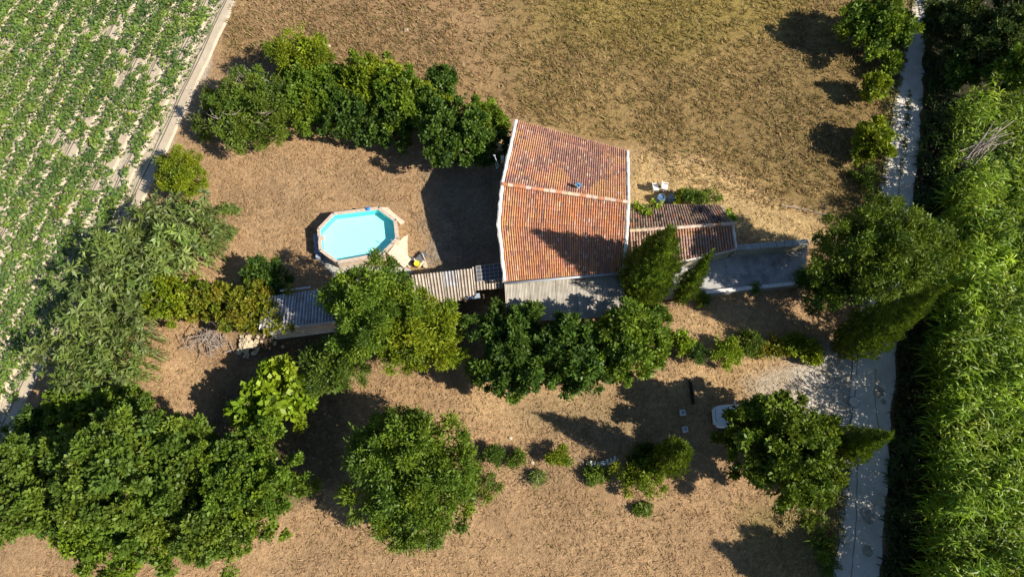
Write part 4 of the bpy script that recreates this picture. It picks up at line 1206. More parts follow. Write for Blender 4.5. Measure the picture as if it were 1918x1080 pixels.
# top right wood
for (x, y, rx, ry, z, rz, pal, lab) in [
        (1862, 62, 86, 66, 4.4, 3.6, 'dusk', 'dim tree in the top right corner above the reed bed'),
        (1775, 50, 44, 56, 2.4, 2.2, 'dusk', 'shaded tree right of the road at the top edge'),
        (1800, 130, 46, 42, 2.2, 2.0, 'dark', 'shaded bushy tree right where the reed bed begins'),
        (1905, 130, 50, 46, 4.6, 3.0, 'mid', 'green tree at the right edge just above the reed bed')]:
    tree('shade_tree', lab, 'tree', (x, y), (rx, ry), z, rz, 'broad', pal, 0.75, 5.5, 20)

# small bushes
tree('clipped_bush', 'small dark bush left of a trio of round bushes on the foreground grass', 'bush', (927, 855), (22, 21), 0.8, 0.85, 'feather', 'dark', 0.4, 14, 10)
tree('clipped_bush', 'small olive bush in the middle of a trio of round bushes', 'bush', (968, 862), (18, 20), 0.7, 0.75, 'feather', 'olive', 0.4, 14, 10)
tree('clipped_bush', 'small bright bush right of a trio of round bushes with a long shadow', 'bush', (1048, 851), (22, 23), 0.9, 0.95, 'feather', 'bright', 0.4, 14, 10)
tree('weed_clump', 'wispy weed clump below the round bushes', 'weed', (1005, 895), (20, 15), 0.25, 0.35, 'star', 'cane', 0.45, 6, 8)
tree('weed_clump', 'wide weed clump just below the pale blocks', 'weed', (1112, 885), (28, 20), 0.3, 0.4, 'star', 'olive', 0.5, 6, 8)
tree('weed_clump', 'faint weed clump low on the foreground grass', 'weed', (1205, 950), (26, 15), 0.15, 0.25, 'star', 'olive', 0.4, 4, 8)
tree('shrub', 'dark shrub under the right edge of the large foreground tree', 'shrub', (905, 905), (34, 24), 0.8, 0.8, 'feather', 'mid', 0.55)
tree('garden_bush', 'upright lime bush at the left end of the garden bed', 'bush', (1280, 640), (18, 28), 1.1, 1.1, 'broad', 'lime', 0.45, 12, 8)
tree('garden_bush', 'blue-green bush tucked below the upright lime bush', 'bush', (1302, 664), (19, 22), 0.8, 0.85, 'feather', 'dark', 0.4, 14, 8)
tree('garden_bush', 'round glowing lime bush in the garden bed', 'bush', (1358, 655), (31, 32), 0.9, 0.95, 'feather', 'lime', 0.45, 12, 10)
tree('garden_bush', 'loose grey-green bush right of the round lime bush', 'bush', (1406, 645), (28, 34), 0.6, 0.7, 'feather', 'olive', 0.45, 8, 10)
tree('garden_bush', 'flat mixed bush in the middle of the garden bed', 'bush', (1446, 653), (32, 26), 0.5, 0.55, 'broad', 'vine', 0.45, 9, 10)
tree('garden_bush', 'green bush at the right end of the garden bed', 'bush', (1512, 650), (48, 28), 0.7, 0.8, 'broad', 'bright', 0.5, 9, 12)
tree('garden_bush', 'short bright bush second from the right in the garden bed', 'bush', (1478, 648), (22, 22), 0.5, 0.55, 'broad', 'lime', 0.4, 10, 8)
tree('wall_bush', 'olive bush against the north eave of the low wing', 'bush', (1306, 369), (46, 17), 0.9, 0.9, 'feather', 'olive', 0.5, 9, 12)
tree('wall_bush', 'small bright plant beside the upright blue barrel', 'plant', (1272, 370), (12, 10), 0.7, 0.6, 'fan', 'bright', 0.4, 12, 6)
tree('yard_weed', 'tuft of weeds on the kerb wall of the walled yard', 'weed', (1412, 540), (10, 12), 0.6, 0.4, 'star', 'mid', 0.4, 9, 6)
tree('yard_weed', 'green weed clump at the foot of the slim cypress', 'weed', (1318, 560), (18, 16), 0.4, 0.4, 'star', 'mid', 0.45, 7, 6)
tree('field_weed', 'pale weed on bare soil right of the cane thicket', 'weed', (436, 392), (30, 12), 0.3, 0.3, 'star', 'cane', 0.5, 4, 6)
tree('field_weed', 'low pale weed left of the pool yard', 'weed', (428, 432), (28, 20), 0.25, 0.3, 'star', 'cane', 0.5, 3.5, 6)

def roof_creeper(label, pts, pal, seed):
    rng = np.random.default_rng(seed)
    base = []
    for (x, y, z, r, n) in pts:
        c = P(x, y, z)
        for i in range(n):
            a = rng.uniform(0, math.tau); rr = r * math.sqrt(rng.random())
            base.append((c.x + math.cos(a) * rr, c.y + math.sin(a) * rr * .7, z + rng.uniform(0, .15)))
    base = np.array(base); n = len(base)
    d = nrmz(np.array([0, -.2, 1.0]) + rng.normal(scale=.5, size=(n, 3)))
    q, ids = place_sprays('fan', base, d, np.full(n, 0.32) * rng.uniform(.7, 1.3, n), rng)
    c = base.mean(0)
    o = thing('roof_creeper', label, 'creeper', (c[0], c[1], c[2]))
    k = link('foliage', leaf_mesh('foliage', q, ids, n, G[pal], rng, M['leaf']), o)
    k.matrix_parent_inverse = parent_mat(o).inverted()
    st = MB(); st.tube([Vector(base[0]), Vector(base[n // 2]), Vector(base[-1])], 0.02, 5); st.build('stem', M['bark'], o)
roof_creeper('lime creeper spilling over the north eave of the low wing beside the house', [(1192, 386, 3.05, .6, 16), (1207, 394, 3.15, .45, 14), (1228, 384, 3.0, .5, 12), (1215, 402, 3.3, .2, 5)], 'lime', 5)
roof_creeper('bright plant on the far corner of the low wing roof', [(1368, 408, 3.2, .35, 14), (1362, 398, 3.0, .3, 8)], 'lime', 6)
roof_creeper('leafy sprays hanging over the lower edge of the vine shed', [(520, 618, 2.2, .8, 22), (545, 612, 2.2, .4, 8), (510, 600, 2.5, .7, 16), (548, 548, 2.7, .5, 12), (505, 575, 2.7, .8, 24)], 'vine', 7)

# ------------------------------------------------------------------ canes
def canes(name, label, cat, inside, xr, yr, dens, hfun, pal, seed, nleaf=13, L=(0.55, 1.1), w=0.085, lodge=0.25, rosette=0.0, rsize=1.0, front=None, rkind='star'):
    rng = np.random.default_rng(seed)
    n = int((xr[1] - xr[0]) * (yr[1] - yr[0]) * dens)
    X = rng.uniform(*xr, n); Y = rng.uniform(*yr, n)
    # canes grow in clumps
    fr = front(X, Y) if front else np.zeros(n, bool)
    k = inside(X, Y) & (rng.random(n) < np.where(fr, 1.0, (0.62 if front else 1.0) * (0.35 + 0.9 * fbm(X * 0.7, Y * 0.7, seed))))
    X, Y, fr = X[k], Y[k], fr[k]; n = len(X)
    hh = hfun(X, Y) * np.where(fr, rng.uniform(0.90, 1.08, n), rng.uniform(0.72, 1.12, n))
    bx = (fbm(X * .35, Y * .35, seed + 3) - .5) * 2 + rng.normal(scale=.25, size=n); by = (fbm(X * .35, Y * .35, seed + 5) - .5) * 2 + rng.normal(scale=.25, size=n)
    lean = np.stack([bx, by], 1) * lodge
    def stalk(t):   # t (n,) or scalar
        q = np.empty((n, 3)); q[:, 0] = X + lean[:, 0] * hh * t ** 1.6; q[:, 1] = Y + lean[:, 1] * hh * t ** 1.6; q[:, 2] = hh * t
        return q
    V = []; Q = []; C = []; off = 0
    pal = np.array(pal)
    wgt = rng.random((n, len(pal))) ** 2; wgt /= wgt.sum(1, keepdims=True)
    patchy = 0.42 + 0.95 * fbm(X * .33, Y * .33, seed + 8)
    sc = wgt @ pal * patchy[:, None] * rng.uniform(.8, 1.2, (n, 1))
    # stalks: flat crossed ribbons are too thin to matter, use three sided tubes
    ring = []
    for t, r in ((0, .022), (.5, .018), (1.0, .006)):
        p = stalk(np.full(n, t))
        for a in (0, 2.1, 4.2):
            ring.append(p + np.array([math.cos(a) * r, math.sin(a) * r, 0]))
    ring = np.stack(ring, 1)            # n,9,3
    V.append(ring.reshape(-1, 3)); C.append(np.repeat(sc * np.array([1.1, .9, .9]), 9, axis=0))
    qq = []
    for s_ in range(2):
        for a in range(3):
            qq.append([s_ * 3 + a, s_ * 3 + (a + 1) % 3, s_ * 3 + 3 + (a + 1) % 3, s_ * 3 + 3 + a])
    qq = np.array(qq)
    Q.append((np.arange(n)[:, None, None] * 9 + qq[None]).reshape(-1, 4)); off = n * 9
    for i in range(nleaf):
        t = 0.25 + 0.75 * (i + rng.random(n)) / nleaf
        b = stalk(t)
        a = i * math.pi * 0.9 + rng.normal(scale=.5, size=n)
        ln = rng.uniform(*L, n) * (1.15 - 0.35 * t)
        el = rng.uniform(0.35, 1.05, n)
        hd = np.stack([np.cos(a), np.sin(a)], 1); sd = np.stack([-np.sin(a), np.cos(a)], 1)
        pts = []
        for s_, ww in ((0, .55), (.35, 1.0), (.7, .7), (1.0, .08)):
            p = np.empty((n, 3)); rad = ln * s_ * np.cos(el * .8)
            p[:, :2] = b[:, :2] + hd * rad[:, None]
            p[:, 2] = np.maximum(b[:, 2] + ln * (np.sin(el) * s_ - 0.85 * s_ * s_), 0.03)
            o_ = np.zeros((n, 3)); o_[:, :2] = sd * (w * ww / 2); o_[:, 2] = (w * ww * .18) * np.where(rng.random(n) < .5, 1, -1)
            pts += [p - o_, p + o_]
        pts = np.stack(pts, 1)          # n,8,3
        V.append(pts.reshape(-1, 3)); C.append(np.repeat(sc * rng.uniform(.75, 1.25, (n, 1)), 8, axis=0))
        qq = np.array([[0, 1, 3, 2], [2, 3, 5, 4], [4, 5, 7, 6]])
        Q.append((np.arange(n)[:, None, None] * 8 + qq[None] + off).reshape(-1, 4)); off += n * 8
    if rosette:
        tp = stalk(np.full(n, 0.97)); k = rng.random(n) < rosette; tp = tp[k]; m = len(tp)
        d = nrmz(np.array([0.10, -.05, 1.0]) + rng.normal(scale=.38, size=(m, 3)))
        q, ids = place_sprays(rkind, tp, d, rsize * rng.uniform(.7, 1.25, m), rng, 8)
        c0 = sc[k] * rng.uniform(.8, 1.25, (m, 1))
        V.append(q.reshape(-1, 3)); C.append(np.repeat(c0[ids] * rng.uniform(.85, 1.15, (len(ids), 1)), 4, axis=0))
        Q.append(np.arange(len(q) * 4).reshape(-1, 4) + off); off += len(q) * 4
    o = link(name, np_mesh(name, np.concatenate(V), np.concatenate(Q), np.concatenate(C), M['reed']))
    tag(o, label, cat, kind='stuff')
    return n

def px_inside(poly, soft=1.0, z=0.0):
    w = [P(x, y, z) for x, y in poly]; wp = [(p.x, p.y) for p in w]
    return lambda X, Y: poly_mask(X, Y, wp, 0.01) > 0.5

def reed_h(X, Y):
    # the front rank by the road stands tall and close, the rest rolls
    x, y = to_px(X, Y)
    edge = np.interp(Y, [-6, -2, 7.9, 14.2, 25, 35, 44], [23.6, 24.9, 27.4, 29.0, 32.4, 35.2, 37.4])
    base = np.interp(Y, [-5, 22, 28, 36], [6.7, 6.7, 5.6, 4.2])
    return base * np.clip(0.92 + (X - edge) / 2.0, 0.85, 1.0) * np.where(X - edge < 3.4, 1.0, 0.70 + 0.60 * fbm(X * .42, Y * .42, 77, 2))
EDGE = ([-6, -2, 7.9, 14.2, 25, 35, 44], [23.6, 24.9, 27.4, 29.0, 32.4, 35.2, 37.4])
def edge_x(Y): return np.interp(Y, *EDGE)
def reed_front(X, Y): return (X - edge_x(Y) < 9.0) & (Y < 26)
bed = px_inside([(1684, 640), (1720, 330), (1726, 250), (1775, 215), (2300, 190), (2300, 1500), (1636, 1500), (1654, 1080), (1662, 970), (1673, 800)])
def bed2(X, Y):   # a bare opening near the lower right edge
    return bed(X, Y) & (X > edge_x(Y) + 0.35 + 1.1 * fbm(Y * .5, Y * 0, 90)) & ~(np.hypot((X - 37.2) / 1.6, (Y - 1.0) / 2.2) < 1)
canes('reed_bed', 'tall bright green giant reeds filling the whole right side beyond the road', 'reeds', bed2, (23, 60), (-9, 37), 7.4, reed_h, G['reed'], 41, 13, (0.5, 1.1), 0.10, 0.08, 0.35, 0.8, reed_front)
thick = px_inside([(262, 400), (330, 372), (420, 400), (405, 470), (330, 520), (268, 560), (290, 640), (280, 700), (200, 742), (90, 730), (75, 660), (130, 570), (165, 490)], z=2.5)
canes('cane_thicket', 'dense grey-green cane thicket between the crop field and the pool yard', 'canes', thick, (-46, -18), (5, 32), 7.5,
      lambda X, Y: 2.0 + 3.4 * fbm(X * .75, Y * .75, 79, 2), G['cane'], 43, 5, (0.4, 0.8), 0.10, 0.08, 1.0, 0.95, None, 'rosette')
def shade_strip(X, Y): return (X > edge_x(Y) - 0.35) & (X < edge_x(Y) + 2.2)  # strip of dark plants added to stand for the shade under the reeds
canes('verge_shade_weeds', 'dark brambles and weeds, darkened to stand for shade, along the foot of the reed bed', 'undergrowth', shade_strip, (22, 42), (-6, 48), 9.0,
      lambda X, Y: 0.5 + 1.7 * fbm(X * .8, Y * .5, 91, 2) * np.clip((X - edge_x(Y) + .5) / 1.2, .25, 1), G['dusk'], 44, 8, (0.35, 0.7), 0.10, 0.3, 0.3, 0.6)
def tall_dry(X, Y):
    x, y = to_px(X, Y)
    return poly_mask(x, y, [(1440, 955), (1500, 930), (1575, 900), (1562, 1000), (1520, 975), (1470, 985)], 1) > .5
canes('tall_dry_grass', 'long golden dry grass under the driveway tree beside the road', 'grass', tall_dry, (14, 26), (-3, 6), 14.0,
      lambda X, Y: np.full(X.shape, 0.55), [(0.34, 0.24, 0.08), (0.42, 0.31, 0.13), (0.22, 0.19, 0.05)], 47, 6, (0.4, 0.75), 0.05, 0.5)
mid = px_inside([(1702, 165), (1707, 165), (1696, 275), (1686, 330), (1682, 330), (1692, 250)])
canes('median_grass', 'strip of green grass between the two wheel tracks of the road', 'grass', mid, (26, 36), (24, 42), 26.0,
      lambda X, Y: np.full(X.shape, 0.3), G['dusk'], 45, 5, (0.2, 0.4), 0.06, 0.4)

def verge(X, Y):
    x, y = to_px(X, Y)
    l = np.interp(y, [p[1] for p in ROAD_L], [p[0] for p in ROAD_L])
    return (np.abs(x - l + 7) < 13) & ((y < 600) | (y > 860))
canes('verge_grass', 'ragged green and straw coloured grass along the field side of the road', 'grass', verge, (18, 40), (-4, 48), 16.0,
      lambda X, Y: np.full(X.shape, 0.35), G['olive'] + [(0.30, 0.24, 0.10), (0.40, 0.30, 0.15)], 46, 5, (0.25, 0.5), 0.06, 0.4)

# ------------------------------------------------------------------ crop field
def make_field():
    rng = np.random.default_rng(51)
    a, b = P(430, 10), P(262, 370)
    d = (b - a).normalized(); nrm = Vector((-d.y, d.x, 0))
    if nrm.x > 0: nrm = -nrm           # into the field
    fpoly = [(p.x, p.y) for p in [P(x, max(y, -60) if y < 900 else 900) for x, y in [(438, -60), (400, 75), (352, 205), (305, 305), (262, 372), (190, 465), (120, 590), (60, 700), (0, 830), (-400, 900), (-400, -60)]]]
    inside = lambda X, Y: poly_mask(X, Y, fpoly, 0.01) > 0.5
    sp = 1.75
    V = []; Fc = []
    # raised sandy beds, one ridge per crop row
    for r in range(18):
        n = 60; o = a + nrm * (0.15 + r * sp)
        mb = MB(); prev = None
        for i in range(n + 1):
            p = o + d * (i * 1.15 - 8)
            x, y = to_px(p.x, p.y)
            if not (-450 < x < 460 and -70 < y < 880) or (y > 380 and not inside(np.array([p.x]), np.array([p.y]))[0]): prev = None; continue
            w = 0.42 + 0.05 * math.sin(i * 1.7 + r)
            q = [p - nrm * (w + .22) + Vector((0, 0, -.06)), p - nrm * w + Vector((0, 0, .09)), p + nrm * w + Vector((0, 0, .09)), p + nrm * (w + .22) + Vector((0, 0, -.06))]
            k = len(mb.v); mb.v += [tuple(t) for t in q]; mb.c += [(1, 1, 1)] * 4
            if prev is not None:
                for j in range(3): mb.f.append((prev + j, prev + j + 1, k + j + 1, k + j))
            prev = k
        if not mb.f: continue
        me = mb.mesh('crop_bed', M['film']); me.update()
        if me.polygons[0].normal.z < 0: me.flip_normals()
        tag(link('crop_bed', me), kind='structure')
        # irrigation line down the middle
        t = MB(); pts = []
        for i in range(n + 1):
            p = o + d * (i * 1.15 - 8) + Vector((0, 0, 0.115)) + nrm * (0.25 + .04 * math.sin(i * .9 + r))
            x, y = to_px(p.x, p.y)
            if -450 < x < 460 and -70 < y < 880 and (y < 380 or inside(np.array([p.x]), np.array([p.y]))[0]): pts.append(p)
        if len(pts) > 2:
            t.tube(pts, 0.03, 4)
            tag(t.build('drip_hose', M['film_edge']), 'thin dark irrigation hose along a crop bed', 'hose', 'irrigation hoses along the crop beds')
    # the plants
    n = 165000
    U = rng.uniform(0, 18 * sp, n); T = rng.uniform(-8, 62, n)
    row = np.round(U / sp) * sp
    U = row + rng.normal(scale=0.475, size=n)
    X = a.x + nrm.x * (0.15 + U) + d.x * T; Y = a.y + nrm.y * (0.15 + U) + d.y * T
    gap = 0.6 * fbm(T * .85 + row * 3.7, U * 1.15, 61, 2) + 0.4 * fbm(X * .35, Y * .35, 63)
    dens = np.clip(0.66 + U / 26.0, 0, 0.92)
    k = inside(X, Y) & (gap < 0.24 + 0.46 * dens) & (U > 0.3)
    edge = (U < 0.6) & (rng.random(n) < 0.5); k &= ~edge
    X, Y, U = X[k], Y[k], U[k]; n = len(X)
    z = 0.12 + rng.uniform(.05, .38, n)
    ang = rng.uniform(0, math.tau, n); ln = rng.uniform(.14, .32, n); w = ln * rng.uniform(.55, .9, n)
    tilt = rng.normal(scale=.45, size=n)
    dx = np.stack([np.cos(ang) * np.cos(tilt), np.sin(ang) * np.cos(tilt), np.sin(tilt)], 1)
    sx = np.stack([-np.sin(ang), np.cos(ang), rng.normal(scale=.4, size=n)], 1); sx = nrmz(sx)
    c = np.stack([X, Y, z], 1)
    fold = np.stack([np.zeros(n), np.zeros(n), ln * .16], 1)
    q = np.stack([c - dx * ln[:, None] / 2, c + sx * w[:, None] / 2 + fold, c + dx * ln[:, None] / 2, c - sx * w[:, None] / 2 + fold], 1)
    cell = (np.floor(X / .9) * 131 + np.floor(Y / .9) * 17).astype(int)
    ids = cell - cell.min(); ns = ids.max() + 1
    me = leaf_mesh('crop_plants', q, ids, ns, G['crop'], rng, M['leaf'], 0.2, 0.3)
    o = link('crop_plants', me); tag(o, 'rows of trailing green crop plants sprawling over pale sandy beds', 'crop', kind='stuff')
    # yellow flowers
    k = rng.choice(n, 90, replace=False); m = 90
    c = c[k] + np.array([0, 0, .12]); s = 0.10
    q = np.stack([c + np.array(v) * s for v in ((-1, 0, 0), (0, -1, .2), (1, 0, 0), (0, 1, .2))], 1)
    me = np_mesh('crop_flowers', q.reshape(-1, 3), np.arange(m * 4).reshape(m, 4), np.tile([[0.55, 0.42, 0.02]], (m * 4, 1)), M['leaf'])
    tag(link('crop_flowers', me), 'scattered yellow flowers among the crop plants', 'flowers', kind='stuff')
make_field()

# ------------------------------------------------------------------ dry grass and straw
def make_grass():
    rng = np.random.default_rng(71)
    built = [[(930, 215), (1185, 270), (1185, 395), (1385, 395), (1385, 480), (1520, 460), (1515, 550), (1260, 570), (1170, 610), (945, 610), (930, 350)],
             [(590, 385), (760, 380), (775, 500), (590, 500)]]
    roadp = ROAD_L + ROAD_R[::-1]
    def scatter(name, label, poly, n, ln, lift, colmul, width, blades, seedcol):
        w = [P(x, y) for x, y in poly]; xs = [p.x for p in w]; ys = [p.y for p in w]
        X = rng.uniform(min(xs), max(xs), n); Y = rng.uniform(min(ys), max(ys), n)
        k = poly_mask(X, Y, [(p.x, p.y) for p in w], .01) > .5
        x, y = to_px(X, Y)
        for b in built: k &= poly_mask(x, y, b, 1) < .5
        k &= poly_mask(x, y, roadp, 1) < .5
        k &= poly_mask(x, y, FIELD, 1) < .5
        k &= fbm(X * 2.6, Y * 2.6, seedcol) > 0.26 + 0.34 * np.clip((fbm(X * .3, Y * .3, seedcol + 40) - .42) * 3, 0, 1)
        X, Y = X[k], Y[k]; n = len(X)
        col = zone_color(X, Y)
        X = np.repeat(X, blades) + rng.normal(scale=.09, size=n * blades); Y = np.repeat(Y, blades) + rng.normal(scale=.09, size=n * blades)
        tone = rng.uniform(0, 1, (n, 1))
        green = np.array([.15, .15, .04]); pale = np.array([.50, .37, .19])
        g = (rng.random((n, 1)) < colmul[0]); p_ = (rng.random((n, 1)) < colmul[1])
        col = np.where(g, col * .35 + green * .65 * rng.uniform(.8, 1.4, (n, 1)), np.where(p_, col * .45 + pale * .55, col * rng.uniform(.80, 1.18, (n, 1))))
        col = np.repeat(col, blades, axis=0) * rng.uniform(.8, 1.2, (n * blades, 1))
        m = n * blades
        a = rng.uniform(0, math.tau, m); L = rng.uniform(*ln, m); el = rng.uniform(*lift, m)
        d = np.stack([np.cos(a) * np.cos(el), np.sin(a) * np.cos(el), np.sin(el)], 1)
        s = np.stack([-np.sin(a), np.cos(a), np.zeros(m)], 1)
        b = np.stack([X, Y, np.full(m, -.02)], 1)
        bend = np.stack([np.zeros(m), np.zeros(m), L * .12], 1); wd = (width * rng.uniform(.6, 1.4, m))[:, None]
        mid = b + d * L[:, None] * .55 + bend
        q = np.stack([b - s * wd * .5, b + s * wd * .5, mid + s * wd * .5, mid - s * wd * .5], 1)
        tip = b + d * L[:, None]
        q2 = np.stack([mid - s * wd * .5, mid + s * wd * .5, tip + s * wd * .1, tip - s * wd * .1], 1)
        qa = np.concatenate([q, q2]); ca = np.concatenate([col, col])
        me = np_mesh(name, qa.reshape(-1, 3), np.arange(len(qa) * 4).reshape(-1, 4), np.repeat(ca, 4, axis=0), M['straw'])
        tag(link(name, me), label, 'grass', kind='stuff')
    scatter('meadow_grass', 'olive-brown dry tufted grass across the field behind the farmhouse',
            [(440, -40), (1740, -40), (1715, 300), (1640, 430), (1540, 420), (1180, 300), (940, 230), (420, 110)], 25000, (.18, .46), (.25, 1.1), (.28, .22), .05, 4, 3)
    scatter('yard_straw', 'short dry straw and stubble over the bare yards round the house',
            [(420, 110), (940, 230), (1180, 290), (1560, 410), (1620, 520), (1570, 1100), (60, 1100), (300, 620), (420, 420), (370, 230)], 29000, (.12, .34), (.05, .6), (.06, .35), .04, 3, 5)
make_grass()

# ------------------------------------------------------------------ car
def make_car():
    # nose to the west
    front = P(1334, 780, 0.6); y0 = front.y; x0 = front.x
    root = thing('parked_car', 'white parked car with its bonnet poking out from under the driveway tree', 'car', (x0 + 2.05, y0, 0))
    st = [  # x from the nose, half width, sill, belt, top, half width at top
        (0.00, 0.30, .38, .56, .60, .24), (0.06, 0.56, .28, .62, .68, .48), (0.24, 0.73, .22, .70, .77, .64), (0.60, 0.84, .20, .78, .84, .74),
        (1.25, 0.86, .20, .88, .95, .74), (1.50, 0.865, .20, .90, .99, .72), (2.05, 0.87, .20, .94, 1.42, .56), (2.2, 0.87, .20, .95, 1.47, .57),
        (3.1, 0.87, .20, .96, 1.45, .56), (3.6, 0.86, .22, .96, 1.36, .54), (3.95, 0.82, .26, .93, 1.02, .62), (4.08, 0.72, .34, .85, .90, .58)]
    mb = MB(); n = 10; rings = []
    for (x, w, s, b, t, wt) in st:
        prof = [(-w * .92, s), (-w, (s + b) * .5), (-w * .985, b), (-wt, t - .04), (-wt * .8, t), (wt * .8, t), (wt, t - .04), (w * .985, b), (w, (s + b) * .5), (w * .92, s)]
        rings.append([(x0 + x, y0 + py, pz) for py, pz in prof])
    vs = [p for r in rings for p in r]; fs = []
    for i in range(len(st) - 1):
        for k in range(n):
            fs.append((i * n + k, (i + 1) * n + k, (i + 1) * n + (k + 1) % n, i * n + (k + 1) % n))
    fs.append(tuple(range(n))); fs.append(tuple((len(st) - 1) * n + k for k in range(n))[::-1])
    mb.add(vs, fs)
    o = mb.build('body', M['white_paint'], root, True)
    m = o.modifiers.new('sub', 'SUBSURF'); m.levels = m.render_levels = 2
    def quad(name, pts, m_):
        k = MB(); pts = [Vector((x0 + a, y0 + b, c)) for a, b, c in pts]
        k.add(pts + [p - Vector((0, 0, .03)) for p in pts], [(0, 1, 2, 3), (7, 6, 5, 4), (0, 4, 5, 1), (1, 5, 6, 2), (2, 6, 7, 3), (3, 7, 4, 0)])
        k.build(name, m_, root)
    quad('windscreen', [(1.54, -.66, 1.02), (1.54, .66, 1.02), (2.04, .50, 1.43), (2.04, -.50, 1.43)], M['glass'])
    quad('rear_window', [(3.62, -.48, 1.38), (3.62, .48, 1.38), (3.92, .56, 1.08), (3.92, -.56, 1.08)], M['glass'])
    for s in (-1, 1):
        quad('side_window', [(1.75, s * .84, 1.00), (3.3, s * .84, 1.02), (3.1, s * .62, 1.38), (2.1, s * .62, 1.38)], M['glass'])
        k = MB(); k.box((x0 + .22, y0 + s * .60, .625), (.30, .20, .12), s * -.6, 0, -.3); k.build('headlight', M['lamp_glass'], root, bevel=.03)
        k = MB(); k.box((x0 + 1.62, y0 + s * .95, 1.00), (.16, .24, .15), 0, 0, 0); k.build('wing_mirror', M['white_paint'], root, bevel=.05)
        for x in (.78, 3.3):
            w = MB(); ys = y0 + s * .76
            w.tube([(x0 + x, ys - .1, .31), (x0 + x, ys + .1, .31)], .31, 18); wo = w.build('wheel', M['rubber'], root)
            r = MB(); r.tube([(x0 + x, ys - .105, .31), (x0 + x, ys + .105, .31)], .19, 14); rr = link('rim', r.mesh('rim', M['alloy']), wo)
    k = MB(); k.box((x0 - .005, y0, .47), (.06, .8, .14)); k.build('grille', M['rubber'], root, bevel=.02)
    k = MB(); k.tube([(x0 + .25, y0 - .5, .785), (x0 + .16, y0, .75), (x0 + .25, y0 + .5, .785)], .012, 4); k.build('bonnet_seam', M['rubber'], root)
    k = MB(); k.tube([(x0 + 1.5, y0 - .55, 1.01), (x0 + 1.56, y0 + .2, 1.05)], .012, 4); k.build('wiper', M['rubber'], root)
make_car()

